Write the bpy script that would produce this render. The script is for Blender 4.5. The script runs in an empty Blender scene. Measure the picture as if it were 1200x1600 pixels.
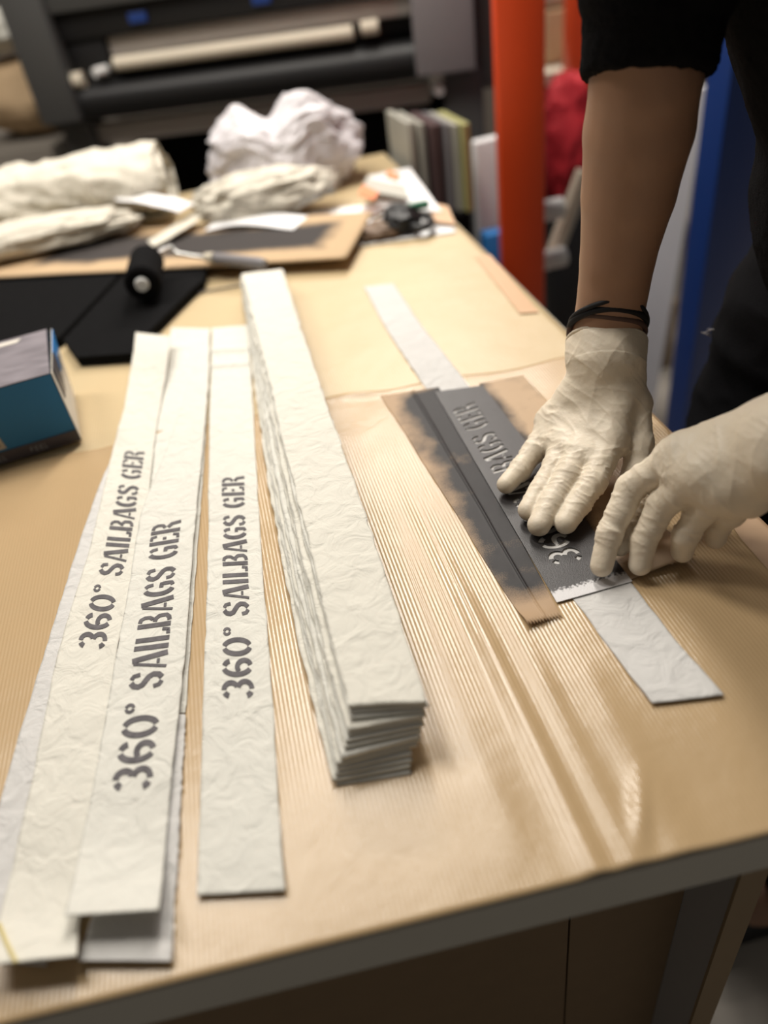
import bpy, bmesh, math, random
import numpy as np
from mathutils import Matrix, Vector
random.seed(7); RNG = np.random.RandomState(11)
S = bpy.context.scene; COL = S.collection
# ------------------------------------------------------------------ camera
FPX = 1200.0; T = 0.90; CZ = T + 0.45          # focal length in pixels, table height, eye height
UP = -np.array([245, 1484, 1200.0]); UP /= np.linalg.norm(UP)
FW = np.array([-359, -910.5, 1200.0]); FW -= UP*(FW @ UP); FW /= np.linalg.norm(FW)
RT = np.cross(FW, UP)
CAM = np.array([0, 0, CZ])
cd = bpy.data.cameras.new('camera'); cam = bpy.data.objects.new('camera', cd); COL.objects.link(cam)
M = Matrix(((RT[0], -RT[1], -RT[2], CAM[0]), (FW[0], -FW[1], -FW[2], CAM[1]), (UP[0], -UP[1], -UP[2], CAM[2]), (0, 0, 0, 1)))
cam.matrix_world = M
cd.sensor_fit = 'VERTICAL'; cd.lens = 26; cd.sensor_height = 26*1600/FPX; cd.clip_start = 0.01
cd.dof.use_dof = True; cd.dof.focus_distance = 0.655; cd.dof.aperture_fstop = 26/13.0
S.camera = cam
# ------------------------------------------------------------------ world, lamps, exposure
S.view_settings.view_transform = 'Standard'; S.view_settings.look = 'None'
S.view_settings.gamma = 1; S.view_settings.use_curve_mapping = False
S.view_settings.exposure = 0.0
W = bpy.data.worlds.new('world'); S.world = W; W.use_nodes = True
W.node_tree.nodes['Background'].inputs[0].default_value = (1.0, 0.93, 0.84, 1)
W.node_tree.nodes['Background'].inputs[1].default_value = 0.12
def area(name, loc, aim, sx, sy, power, col):
    l = bpy.data.lights.new(name, 'AREA'); l.shape = 'RECTANGLE'; l.size = sx; l.size_y = sy
    l.energy = power; l.color = col
    o = bpy.data.objects.new(name, l); COL.objects.link(o); o.location = loc
    o.rotation_euler = (Vector(aim) - Vector(loc)).to_track_quat('-Z', 'Y').to_euler()
    return o
area('tube_or_fill_lamp', (-0.30, 1.30, 2.85), (0.05, 0.6, 0.9), 0.28, 0.8, 22, (1.0, 0.94, 0.84))
area('tube_or_fill_lamp', (0.36, 1.75, 2.5), (0.1, 0.6, 0.9), 0.12, 0.8, 24, (1.0, 0.95, 0.87))
area('tube_or_fill_lamp', (0.9, 3.1, 2.6), (0.6, 2.2, 0.6), 1.2, 0.3, 42, (1.0, 0.93, 0.85))  # unseen fill light added to brighten the racks and background
area('tube_or_fill_lamp', (-1.0, 1.3, 2.6), (-0.2, 2.2, 0.9), 1.0, 0.3, 17, (1.0, 0.93, 0.85))  # another added fill, lifts the printer side; no known fixture
# ------------------------------------------------------------------ pixel <-> place helpers
def ray(px, py):
    r = np.array([px-600.0, py-800.0, FPX]); return np.array([r @ RT, r @ FW, r @ UP])
def at(px, py, z=T):
    r = ray(px, py); return CAM + r*(z-CZ)/r[2]
def aty(px, py, Y):
    r = ray(px, py); return CAM + r*Y/r[1]
def atd(px, py, d): return CAM + ray(px, py)*d/FPX
def proj(p):
    d = np.asarray(p) - CAM; c = RT*d[0] + FW*d[1] + UP*d[2]; return np.array([600, 800]) + FPX*c[:2]/c[2]
# value noise
LAT = RNG.rand(32, 32, 32)
def noise3(p):
    p = np.asarray(p, float); i = np.floor(p).astype(int); f = p - i; f = f*f*(3-2*f); r = 0
    for a in (0, 1):
        for b in (0, 1):
            for c in (0, 1):
                w = (f[..., 0] if a else 1-f[..., 0])*(f[..., 1] if b else 1-f[..., 1])*(f[..., 2] if c else 1-f[..., 2])
                r = r + w*LAT[(i[..., 0]+a) % 32, (i[..., 1]+b) % 32, (i[..., 2]+c) % 32]
    return r
def fbm(p, o=3):
    p = np.asarray(p, float); r = 0; a = 0.5
    for k in range(o): r = r + a*noise3(p*2**k + 7.3*k); a *= 0.5
    return r/(1-0.5**o)
def ridged(p, o=2):
    p = np.asarray(p, float); r = 0; a = 0.6
    for k in range(o): r = r + a*(1-np.abs(2*noise3(p*2**k+3.1*k)-1))**2; a *= 0.5
    return r
# ------------------------------------------------------------------ materials
def node(nt, t, **kw):
    n = nt.nodes.new(t)
    for k, v in kw.items():
        if k == 'in_':
            for kk, vv in v.items(): n.inputs[kk].default_value = vv
        else: setattr(n, k, v)
    return n
def mat(name, col, rough=0.6, spec=0.5, var=0.08, nscale=12, bump=0.0, bscale=200, bdist=0.001, metal=0, trans=0, sheen=0, stretch=None, col2=None, alpha=1, sss=0, coat=0):
    m = bpy.data.materials.new(name); m.use_nodes = True; nt = m.node_tree; b = nt.nodes['Principled BSDF']
    c = tuple(col) + (1,); tc = node(nt, 'ShaderNodeTexCoord')
    mp = node(nt, 'ShaderNodeMapping'); nt.links.new(tc.outputs['Object'], mp.inputs[0])
    if stretch: mp.inputs['Scale'].default_value = stretch
    n1 = node(nt, 'ShaderNodeTexNoise', in_={'Scale': nscale, 'Detail': 4.0})
    nt.links.new(mp.outputs[0], n1.inputs['Vector'])
    mx = node(nt, 'ShaderNodeMix', data_type='RGBA')
    lo = tuple(max(0, v*(1-var)) for v in col) + (1,); hi = tuple(min(1, v*(1+var)) for v in col) + (1,)
    if col2: hi = tuple(col2) + (1,)
    mx.inputs[6].default_value = lo; mx.inputs[7].default_value = hi
    nt.links.new(n1.outputs['Fac'], mx.inputs[0]); nt.links.new(mx.outputs[2], b.inputs['Base Color'])
    b.inputs['Roughness'].default_value = rough; b.inputs['Specular IOR Level'].default_value = spec
    b.inputs['Metallic'].default_value = metal; b.inputs['Transmission Weight'].default_value = trans
    b.inputs['Sheen Weight'].default_value = sheen; b.inputs['Coat Weight'].default_value = coat
    if sss:
        b.inputs['Subsurface Weight'].default_value = sss; b.inputs['Subsurface Radius'].default_value = (0.008, 0.004, 0.002); b.inputs['Subsurface Scale'].default_value = 1.0
    if bump:
        n2 = node(nt, 'ShaderNodeTexNoise', in_={'Scale': bscale, 'Detail': 5.0}); nt.links.new(mp.outputs[0], n2.inputs['Vector'])
        bp = node(nt, 'ShaderNodeBump', in_={'Strength': bump, 'Distance': bdist}); nt.links.new(n2.outputs['Fac'], bp.inputs['Height'])
        nt.links.new(bp.outputs[0], b.inputs['Normal'])
    m['nodes_info'] = name
    return m
def kraft(name, col, rib=True, rough=0.29, ribh=0.00010, var=0.07, spec=0.6):
    m = mat(name, col, rough, spec, var, 6); nt = m.node_tree; b = nt.nodes['Principled BSDF']
    tc = node(nt, 'ShaderNodeTexCoord'); sx = node(nt, 'ShaderNodeSeparateXYZ'); nt.links.new(tc.outputs['Object'], sx.inputs[0])
    n = node(nt, 'ShaderNodeTexNoise', in_={'Scale': 900.0, 'Detail': 3.0}); nt.links.new(tc.outputs['Object'], n.inputs['Vector'])
    bp2 = node(nt, 'ShaderNodeBump', in_={'Strength': 0.25, 'Distance': 0.0002}); nt.links.new(n.outputs['Fac'], bp2.inputs['Height'])
    n3 = node(nt, 'ShaderNodeTexNoise', in_={'Scale': 22.0, 'Detail': 4.0}); nt.links.new(tc.outputs['Object'], n3.inputs['Vector'])
    bp3 = node(nt, 'ShaderNodeBump', in_={'Strength': 0.5, 'Distance': 0.0025}); nt.links.new(n3.outputs['Fac'], bp3.inputs['Height']); nt.links.new(bp2.outputs[0], bp3.inputs['Normal'])
    last = bp3
    if rib:
        a = node(nt, 'ShaderNodeMath', operation='MULTIPLY'); a.inputs[1].default_value = 2*math.pi/0.0031; nt.links.new(sx.outputs[0], a.inputs[0])
        s = node(nt, 'ShaderNodeMath', operation='SINE'); nt.links.new(a.outputs[0], s.inputs[0])
        bp = node(nt, 'ShaderNodeBump', in_={'Strength': 1.0, 'Distance': ribh}); nt.links.new(s.outputs[0], bp.inputs['Height']); nt.links.new(bp3.outputs[0], bp.inputs['Normal'])
        last = bp
    nt.links.new(last.outputs[0], b.inputs['Normal'])
    # fibres: tiny dark flecks
    f = node(nt, 'ShaderNodeTexVoronoi', in_={'Scale': 120.0}); nt.links.new(tc.outputs['Object'], f.inputs['Vector'])
    lt = node(nt, 'ShaderNodeMath', operation='LESS_THAN'); lt.inputs[1].default_value = 0.035; nt.links.new(f.outputs['Distance'], lt.inputs[0])
    mul = node(nt, 'ShaderNodeMath', operation='MULTIPLY'); mul.inputs[1].default_value = 0.45; nt.links.new(lt.outputs[0], mul.inputs[0])
    src = b.inputs['Base Color'].links[0].from_socket
    mx = node(nt, 'ShaderNodeMix', data_type='RGBA'); mx.inputs[7].default_value = (0.12, 0.07, 0.04, 1)
    nt.links.new(mul.outputs[0], mx.inputs[0]); nt.links.new(src, mx.inputs[6]); nt.links.new(mx.outputs[2], b.inputs['Base Color'])
    return m
MAT = {}
MAT['kraft'] = kraft('ribbed kraft paper', (0.475, 0.335, 0.185), True, 0.255, 0.00008, 0.07, 0.55)
MAT['kraft_far'] = kraft('kraft paper with painted sheen', (0.57, 0.445, 0.262), True, 0.40, 0.00006)  # base colour lightened to carry the light sheen on the far sheet
MAT['kraft_smooth'] = kraft('smooth kraft paper', (0.45, 0.30, 0.185), False, 0.45)
MAT['mask'] = kraft('masking kraft paper', (0.40, 0.27, 0.16), False, 0.55, spec=0.3)
MAT['mask_r'] = kraft('pinkish masking paper', (0.48, 0.34, 0.215), False, 0.55, spec=0.3)
MAT['tape'] = mat('brown paper tape', (0.60, 0.38, 0.22), 0.45)
MAT['slab'] = mat('grey laminate', (0.52, 0.495, 0.43), 0.5, 0.4, 0.04)
MAT['panelgrey'] = mat('grey panel', (0.34, 0.33, 0.33), 0.55, 0.4, 0.04)
MAT['brown'] = mat('brown fibreboard', (0.20, 0.135, 0.075), 0.65, 0.3, 0.08, 30)
MAT['edge'] = mat('brown edge band', (0.27, 0.195, 0.115), 0.6, 0.3, 0.05)
def cloth(name, col, crease=0.16, rough=0.85):
    m = mat(name, col, rough, 0.25, 0.035, 20); nt = m.node_tree; b = nt.nodes['Principled BSDF']
    tc = node(nt, 'ShaderNodeTexCoord')
    n0 = node(nt, 'ShaderNodeTexNoise', in_={'Scale': 30.0, 'Detail': 2.0}); nt.links.new(tc.outputs['Object'], n0.inputs['Vector'])
    mxv = node(nt, 'ShaderNodeMix', data_type='RGBA'); mxv.inputs[0].default_value = 0.06; nt.links.new(tc.outputs['Object'], mxv.inputs[6]); nt.links.new(n0.outputs['Color'], mxv.inputs[7])
    v = node(nt, 'ShaderNodeTexVoronoi', feature='DISTANCE_TO_EDGE', in_={'Scale': 55.0}); nt.links.new(mxv.outputs[2], v.inputs['Vector'])
    r = node(nt, 'ShaderNodeMath', operation='MINIMUM'); r.inputs[1].default_value = 0.10; nt.links.new(v.outputs['Distance'], r.inputs[0])
    bp = node(nt, 'ShaderNodeBump', in_={'Strength': crease, 'Distance': 0.004}); nt.links.new(r.outputs[0], bp.inputs['Height'])
    n1 = node(nt, 'ShaderNodeTexNoise', in_={'Scale': 48.0, 'Detail': 7.0, 'Distortion': 1.0}); nt.links.new(tc.outputs['Object'], n1.inputs['Vector'])
    bp2 = node(nt, 'ShaderNodeBump', in_={'Strength': 0.8, 'Distance': 0.0042}); nt.links.new(n1.outputs['Fac'], bp2.inputs['Height']); nt.links.new(bp.outputs[0], bp2.inputs['Normal'])
    nt.links.new(bp2.outputs[0], b.inputs['Normal'])
    return m
MAT['cloth'] = cloth('white sailcloth', (0.67, 0.66, 0.605))
MAT['cloth_grey'] = cloth('greyish sailcloth', (0.60, 0.59, 0.575))
MAT['cloth_cream'] = cloth('cream sailcloth', (0.68, 0.66, 0.59))
MAT['canvas'] = cloth('cream canvas', (0.66, 0.62, 0.53), 0.3)
MAT['ink'] = mat('dark grey stencil ink', (0.085, 0.078, 0.085), 0.8, 0.2, 0.45, 160, col2=(0.20, 0.19, 0.20))
MAT['black'] = mat('black foam', (0.006, 0.006, 0.0065), 0.9, 0.06, 0.2, 60, 0.3, 400)
MAT['blackplastic'] = mat('black plastic', (0.010, 0.010, 0.011), 0.45, 0.35, 0.1)
MAT['darkgrey'] = mat('dark grey plastic', (0.065, 0.066, 0.066), 0.5, 0.4, 0.05)
MAT['midgrey'] = mat('mid grey plastic', (0.21, 0.20, 0.21), 0.5, 0.4, 0.05)
MAT['steel'] = mat('brushed warm steel', (0.40, 0.365, 0.335), 0.5, 0.5, 0.08, 20)
MAT['wire'] = mat('zinc wire', (0.6, 0.6, 0.58), 0.3, 0.5, 0.05, metal=0.8)
MAT['white'] = mat('white plastic', (0.75, 0.75, 0.74), 0.45, 0.5, 0.03)
MAT['paper'] = mat('white paper', (0.84, 0.84, 0.85), 0.7, 0.3, 0.03)
MAT['beige'] = mat('beige tube', (0.62, 0.56, 0.45), 0.6, 0.4, 0.04)
MAT['orange'] = mat('orange paint', (0.80, 0.075, 0.012), 0.42, 0.5, 0.06, 8)
MAT['blue'] = mat('blue paint', (0.010, 0.045, 0.22), 0.42, 0.5, 0.06, 8)
MAT['red'] = mat('red fabric', (0.45, 0.02, 0.03), 0.75, 0.3, 0.15, 20)
MAT['floor'] = mat('worn concrete', (0.34, 0.31, 0.275), 0.75, 0.3, 0.22, 9, 0.2, 60)
MAT['wall'] = mat('dim painted wall', (0.20, 0.18, 0.155), 0.9, 0.2, 0.1, 3)
MAT['cardboard'] = mat('cardboard', (0.50, 0.36, 0.22), 0.8, 0.2, 0.06, 20)
MAT['boxblue'] = mat('glossy blue card', (0.010, 0.15, 0.34), 0.45, 0.35, 0.12, 10)
MAT['boxblue2'] = mat('bright blue card', (0.03, 0.22, 0.60), 0.35, 0.5, 0.05)
MAT['boxgrey'] = mat('printed grey card', (0.14, 0.125, 0.14), 0.42, 0.5, 0.3, 26, stretch=(1, 3, 1), col2=(0.33, 0.30, 0.33))
MAT['boxdark'] = mat('dark purple grey card', (0.045, 0.04, 0.055), 0.4, 0.5, 0.2, 40)
MAT['boxphoto'] = mat('printed photo', (0.45, 0.40, 0.33), 0.4, 0.5, 0.5, 60, col2=(0.62, 0.57, 0.48))
MAT['boxwhite'] = mat('white card', (0.66, 0.62, 0.55), 0.55)
MAT['boxred'] = mat('red print', (0.62, 0.07, 0.02), 0.4)
MAT['boxtext'] = mat('pale print', (0.30, 0.31, 0.33), 0.5)
MAT['skin'] = mat('brown skin', (0.32, 0.18, 0.112), 0.5, 0.4, 0.08, 25, 0.25, 500, 0.0004, sss=0.15)
MAT['glove'] = mat('cream latex', (0.70, 0.615, 0.49), 0.50, 0.4, 0.06, 30, 0.5, 240, 0.0008, sss=0.05)
MAT['knit'] = mat('black knit', (0.006, 0.006, 0.007), 0.95, 0.05, 0.3, 200, 0.9, 700, 0.002)
MAT['denim'] = mat('black denim', (0.0055, 0.0055, 0.0065), 0.95, 0.06, 0.3, 300, 0.5, 900, 0.001)
MAT['hair'] = mat('dark brown hair', (0.03, 0.018, 0.01), 0.5, 0.4, 0.3, 80, 0.8, 300, 0.003, stretch=(1, 1, 0.15))
MAT['elastic'] = mat('black elastic', (0.008, 0.008, 0.010), 0.7, 0.3, 0.1)
MAT['elastic_brown'] = mat('dark brown elastic', (0.085, 0.05, 0.04), 0.7, 0.3, 0.1)
MAT['bag'] = mat('translucent white film', (0.74, 0.71, 0.74), 0.4, 0.5, 0.08, 14, 0.6, 45, 0.01, trans=0.12)
MAT['green'] = mat('green plastic', (0.02, 0.16, 0.08), 0.4)
MAT['yellowgreen'] = mat('yellow green folder', (0.38, 0.37, 0.16), 0.6)
MAT['maroon'] = mat('dark maroon folder', (0.09, 0.055, 0.055), 0.6)
MAT['folderwhite'] = mat('off white folder', (0.42, 0.41, 0.36), 0.6)
MAT['orangebit'] = mat('orange plastic', (0.75, 0.22, 0.08), 0.5)
MAT['brass'] = mat('brown leather scrap', (0.16, 0.10, 0.06), 0.6)
MAT['yellow'] = mat('yellow thread', (0.62, 0.52, 0.22), 0.8)
# ------------------------------------------------------------------ object helpers
def mesh_obj(name, verts, faces, mats, parent=None, smooth=True, fmat=None):
    me = bpy.data.meshes.new(name); me.from_pydata([tuple(map(float, v)) for v in verts], [], [tuple(map(int, f)) for f in faces])
    if not isinstance(mats, (list, tuple)): mats = [mats]
    for m in mats: me.materials.append(MAT[m] if isinstance(m, str) else m)
    if fmat is not None: me.polygons.foreach_set('material_index', np.asarray(fmat, dtype=np.int32))
    if smooth: me.polygons.foreach_set('use_smooth', np.ones(len(me.polygons), dtype=bool))
    me.update()
    o = bpy.data.objects.new(name, me); COL.objects.link(o)
    if parent is not None: o.parent = parent
    return o
def empty(name, loc=(0, 0, 0)):
    o = bpy.data.objects.new(name, None); COL.objects.link(o); o.empty_display_size = 0.05; return o
def tag(o, label=None, cat=None, group=None, kind=None):
    if label: o['label'] = label
    if cat: o['category'] = cat
    if group: o['group'] = group
    if kind: o['kind'] = kind
    return o
class MB:
    def __init__(s): s.bm = bmesh.new()
    def box(s, c, d, R=None, bev=0.0):
        r = bmesh.ops.create_cube(s.bm, size=1.0); vs = r['verts']
        bmesh.ops.scale(s.bm, vec=d, verts=vs)
        if bev:
            es = list({e for v in vs for e in v.link_edges})
            rr = bmesh.ops.bevel(s.bm, geom=es, offset=bev, segments=2, affect='EDGES', profile=0.5)
            vs = list(set(rr['verts']) | {v for v in vs if v.is_valid})
        if R is not None: bmesh.ops.transform(s.bm, matrix=R, verts=vs)
        bmesh.ops.translate(s.bm, vec=c, verts=vs); return s
    def tube(s, pts, rad, n=16, cap=True, closed=False):
        pts = [Vector(p) for p in pts]; rings = []
        if not isinstance(rad, (list, tuple)): rad = [rad]*len(pts)
        prev = None; L = len(pts)
        for i, p in enumerate(pts):
            if closed: t = pts[(i+1) % L] - pts[i-1]
            else: t = pts[min(i+1, L-1)] - pts[max(i-1, 0)]
            t.normalize()
            a = (prev - t*prev.dot(t)) if prev else t.orthogonal()
            if a.length < 1e-6: a = t.orthogonal()
            a.normalize(); prev = a; b = t.cross(a)
            rings.append([s.bm.verts.new(p + (a*math.cos(2*math.pi*k/n) + b*math.sin(2*math.pi*k/n))*rad[i]) for k in range(n)])
        for i in range(L if closed else L-1):
            r0, r1 = rings[i], rings[(i+1) % L]
            for k in range(n): s.bm.faces.new((r0[k], r0[(k+1) % n], r1[(k+1) % n], r1[k]))
        if cap and not closed: s.bm.faces.new(rings[0][::-1]); s.bm.faces.new(rings[-1])
        return s
    def prism(s, poly, z0, z1):
        b = [s.bm.verts.new((p[0], p[1], z0)) for p in poly]; t = [s.bm.verts.new((p[0], p[1], z1)) for p in poly]; n = len(poly)
        s.bm.faces.new(b[::-1]); s.bm.faces.new(t)
        for i in range(n): s.bm.faces.new((b[i], b[(i+1) % n], t[(i+1) % n], t[i]))
        return s
    def build(s, name, m, parent=None, smooth=False):
        bmesh.ops.recalc_face_normals(s.bm, faces=s.bm.faces)
        me = bpy.data.meshes.new(name); s.bm.to_mesh(me); s.bm.free()
        for x in (m if isinstance(m, (list, tuple)) else [m]): me.materials.append(MAT[x])
        if smooth:
            for p in me.polygons: p.use_smooth = True
            me.set_sharp_from_angle(angle=math.radians(40))
        o = bpy.data.objects.new(name, me); COL.objects.link(o)
        if parent is not None: o.parent = parent
        return o
def rotz(a): return Matrix.Rotation(a, 4, 'Z')
def sheet(name, pos, nu, nv, th, m, parent=None, fmat=None, extra=None):
    """closed thin slab; pos(U,V)->Nx3 top surface"""
    u, v = np.meshgrid(np.linspace(0, 1, nu+1), np.linspace(0, 1, nv+1), indexing='ij')
    P = pos(u.ravel(), v.ravel()); B = P.copy(); B[:, 2] -= th; n = len(P)
    idx = lambda i, j: i*(nv+1)+j
    F = []
    I, J = np.meshgrid(np.arange(nu), np.arange(nv), indexing='ij'); I = I.ravel(); J = J.ravel()
    q = np.stack([idx(I, J), idx(I+1, J), idx(I+1, J+1), idx(I, J+1)], 1)
    F += q.tolist(); F += (q[:, ::-1]+n).tolist()
    for i in range(nu):
        F.append((idx(i, 0), idx(i, 0)+n, idx(i+1, 0)+n, idx(i+1, 0))); F.append((idx(i+1, nv), idx(i+1, nv)+n, idx(i, nv)+n, idx(i, nv)))
    for j in range(nv):
        F.append((idx(0, j+1), idx(0, j+1)+n, idx(0, j)+n, idx(0, j))); F.append((idx(nu, j), idx(nu, j)+n, idx(nu, j+1)+n, idx(nu, j+1)))
    V = np.vstack([P, B]); fm = None
    if extra:
        ev, ef = extra; F += (np.array(ef)+len(V)).tolist(); fm = [0]*(len(F)-len(ef)) + [1]*len(ef); V = np.vstack([V, ev])
    return mesh_obj(name, V, F, m, parent, True, fm)
# ------------------------------------------------------------------ the room
def struct(name, o): return tag(o, kind='structure')
struct('floor', MB().box((0.4, 1.6, -0.05), (5.2, 6.0, 0.1)).build('floor', 'floor'))
struct('wall', MB().box((0.4, 4.65, 1.4), (5.2, 0.1, 2.9)).build('wall_back', 'wall'))
struct('wall', MB().box((3.05, 1.6, 1.4), (0.1, 6.0, 2.9)).build('wall_right', 'wall'))
struct('wall', MB().box((-2.25, 1.6, 1.4), (0.1, 6.0, 2.9)).build('wall_left', 'wall'))
# ------------------------------------------------------------------ work table
TH = 0.04; XR = 0.374
def yfront(x): return 0.194 - 0.055*np.asarray(x)
table = tag(empty('work_table'), 'wide grey topped work table covered with brown kraft paper', 'table')
TB = T - 0.0012
poly = [(-1.15, float(yfront(-1.15))), (XR, float(yfront(XR))), (XR, 1.80), (-1.15, 1.80)]
MB().prism(poly, TB-TH, TB).build('tabletop', 'slab', table)
MB().box((0.2565, 0.62, (TB-TH)/2), (0.023, 0.80, TB-TH)).build('side_panel', 'panelgrey', table)
MB().box((0.2565, 0.2185, (TB-TH)/2), (0.0235, 0.003, TB-TH)).build('edge_band', 'edge', table)
xs = float(aty(890, 1440, 0.2665)[0])
MB().box(((0.2445+xs+0.001)/2, 0.2725, (TB-TH)/2), (0.2445-xs-0.001, 0.012, TB-TH)).build('front_panel', 'brown', table)
MB().box(((xs-0.001-0.60)/2, 0.2725, (TB-TH)/2), (xs-0.001+0.60, 0.012, TB-TH)).build('front_panel', 'brown', table)
MB().box((-0.62, 0.62, (TB-TH)/2), (0.023, 0.80, TB-TH)).build('side_panel', 'panelgrey', table)
MB().box((0.30, 1.72, (TB-TH)/2), (0.05, 0.05, TB-TH)).build('leg', 'panelgrey', table)
MB().box((-1.05, 1.72, (TB-TH)/2), (0.05, 0.05, TB-TH)).build('leg', 'panelgrey', table)
# ------------------------------------------------------------------ kraft paper on the table
def ph(x, y):
    """height of the paper's own ripples over the table"""
    x = np.asarray(x, float); y = np.asarray(y, float)
    fade = np.clip((0.62-y)/0.25, 0, 1)
    r = 0.0034*np.exp(-((x-0.109-0.004*np.sin(y*7))/0.0075)**2)*fade
    r = r + 0.0022*np.exp(-((x-0.135)/0.010)**2)*np.clip((0.42-y)/0.1, 0, 1) + 0.0016*np.exp(-((x-0.075)/0.012)**2)*fade*np.clip((y-0.2)/0.06, 0, 1)
    r = r + 0.0020*np.exp(-((x-0.165)/0.014)**2)*np.clip((0.36-y)/0.08, 0, 1)
    near_st = np.clip(1.6-np.abs((x-0.21)/0.08), 0, 1)*np.clip(1.5-np.abs((y-0.57)/0.17), 0, 1)
    r = r*(1-near_st) + 0.0016*(1-0.8*near_st)*fbm(np.stack([x*14, y*3.0, x*0+2], -1), 2)
    r = r + 0.0028*np.exp(-((x-0.145-(y-0.2)*0.45)/0.006)**2)*np.clip((0.25-y)/0.03, 0, 1)*np.clip((y-0.19)/0.02, 0, 1)
    return r
edge_px = [(-60, 1614), (0, 1594), (60, 1578), (140, 1556), (240, 1531), (330, 1506), (430, 1486), (490, 1477), (560, 1462), (640, 1441), (700, 1430), (750, 1416), (835, 1384), (880, 1371), (922, 1365), (975, 1350), (1040, 1332), (1100, 1318), (1200, 1297), (1300, 1275)]
EP = np.array([at(a, b)[:2] for a, b in edge_px])
def yedge(x): return np.minimum(np.interp(x, EP[:, 0], EP[:, 1]), yfront(x)+0.0008) + 0*x
def seam_y(x): return 0.792 - 0.03*np.clip(x, -1, 0.2) - 0.10*np.clip(x-0.02, 0, 1) + 0.004*np.sin(x*40)
def xright(y): return np.interp(y, [0.1, 0.368, 0.439, 0.617, 0.9], [0.322, 0.341, 0.344, 0.371, 0.373])
def near_pos(u, v):
    x0 = -1.14; yn = 0.19 + v*0.62
    x = x0 + u*(xright(yn)-x0); y0 = yedge(x); y1 = seam_y(x); y = y0 + v*(y1-y0)
    z = T + 0.0008 + ph(x, y)
    over = np.clip(yfront(x) - y, 0, 1); z = z - over*0.45
    z = z + 0.004*np.exp(-((y1-y)/0.006)**2)*(np.exp(-((x+0.155)/0.03)**2)+1.2*np.exp(-((x-0.095)/0.03)**2))
    return np.stack([x, y, z], -1)
tag(sheet('kraft_paper', near_pos, 620, 150, 0.0005, 'kraft'), 'ribbed brown kraft paper sheet covering the near half of the table', 'paper')
def far_pos(u, v):
    x = -1.14 + u*(0.372+1.14); y0 = seam_y(x)-0.03; y = y0 + v*(1.795-y0)
    return np.stack([x, y, T + 0.0001 + 0.0010*fbm(np.stack([x*9, y*4, x*0], -1), 2)*np.clip((y-y0-0.04)/0.1, 0, 1)], -1)
tag(sheet('kraft_paper', far_pos, 160, 120, 0.0005, 'kraft_far'), 'kraft paper sheet covering the far half of the table, light sheen put into its colour', 'paper')
def smooth_pos(u, v):
    y = 0.192 + v*(0.66-0.192); x = 0.30 + u*(0.3735-0.30); return np.stack([x, y + 0*x, T + 0.0001 + 0*x], -1)
tag(sheet('kraft_liner', smooth_pos, 20, 40, 0.0005, 'kraft_smooth'), 'smooth pinkish brown kraft liner showing along the right edge of the table', 'paper')
tp = [at(*p) for p in ((742, 402), (766, 400), (842, 490), (812, 492))]
MB().prism([(p[0], p[1]) for p in tp][::-1], T+0.0018, T+0.0022).build('paper_tape', 'tape')
tag(bpy.data.objects['paper_tape'], 'brown paper tape stuck along the far right edge of the table', 'tape')
# ------------------------------------------------------------------ stencil lettering
def arc(cx, cy, rx, ry, a0, a1, n=12):
    return [(cx+rx*math.cos(math.radians(a0+(a1-a0)*i/n)), cy+ry*math.sin(math.radians(a0+(a1-a0)*i/n))) for i in range(n+1)]
TK = 0.155
G = {
 '0': (0.66, [(arc(.31, .5, .225, .42, 102, 258), TK), (arc(.31, .5, .225, .42, 78, -78), TK)]),
 '3': (0.62, [(arc(.27, .71, .19, .21, 165, 118, 5), TK), (arc(.27, .71, .19, .21, 92, -68), TK), (arc(.27, .28, .21, .21, 78, -92), TK), (arc(.27, .28, .21, .21, -118, -165, 5), TK)]),
 '6': (0.64, [(arc(.31, .5, .225, .42, 100, 250), TK), (arc(.31, .68, .20, .24, 72, 15, 6), TK), (arc(.31, .29, .20, .21, 130, -75), TK)]),
 'o': (0.38, [(arc(.17, .84, .10, .10, 100, 260, 8), .085), (arc(.17, .84, .10, .10, 80, -80, 8), .085)]),
 'S': (0.56, [([(.22, .915), (.12, .83), (.09, .71), (.14, .60), (.26, .52), (.37, .44), (.43, .33), (.41, .19), (.31, .085)], TK), ([(.32, .915), (.42, .86), (.45, .69)], .12), ([(.07, .31), (.10, .16), (.21, .085)], .12)]),
 'A': (0.60, [([(.07, .02), (.235, .93)], .085), ([(.33, .98), (.50, .02)], .165), ([(.19, .26), (.33, .26)], .085)]),
 'I': (0.26, [([(.12, .02), (.12, .98)], TK)]),
 'L': (0.48, [([(.12, .02), (.12, .98)], TK), ([(.26, .075), (.42, .075), (.44, .25)], .11)]),
 'B': (0.56, [([(.12, .02), (.12, .98)], TK), ([(.25, .93), (.36, .91), (.42, .80), (.42, .66), (.34, .555)], .12), ([(.25, .50), (.36, .48), (.45, .38), (.45, .18), (.36, .09), (.25, .07)], .13)]),
 'G': (0.60, [(arc(.29, .5, .20, .42, 105, 262), TK), ([(.37, .915), (.44, .84), (.47, .68)], .12), ([(.33, .43), (.47, .43), (.47, .12), (.38, .075)], .13)]),
 'E': (0.50, [([(.12, .02), (.12, .98)], TK), ([(.26, .93), (.42, .92), (.44, .76)], .10), ([(.26, .50), (.37, .50)], .12), ([(.26, .07), (.42, .08), (.44, .24)], .10)]),
 'R': (0.58, [([(.12, .02), (.12, .98)], TK), ([(.25, .93), (.38, .90), (.44, .78), (.42, .62), (.30, .53)], .12), ([(.30, .44), (.44, .32), (.48, .02)], .14)]),
 ' ': (0.30, [])}
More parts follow.
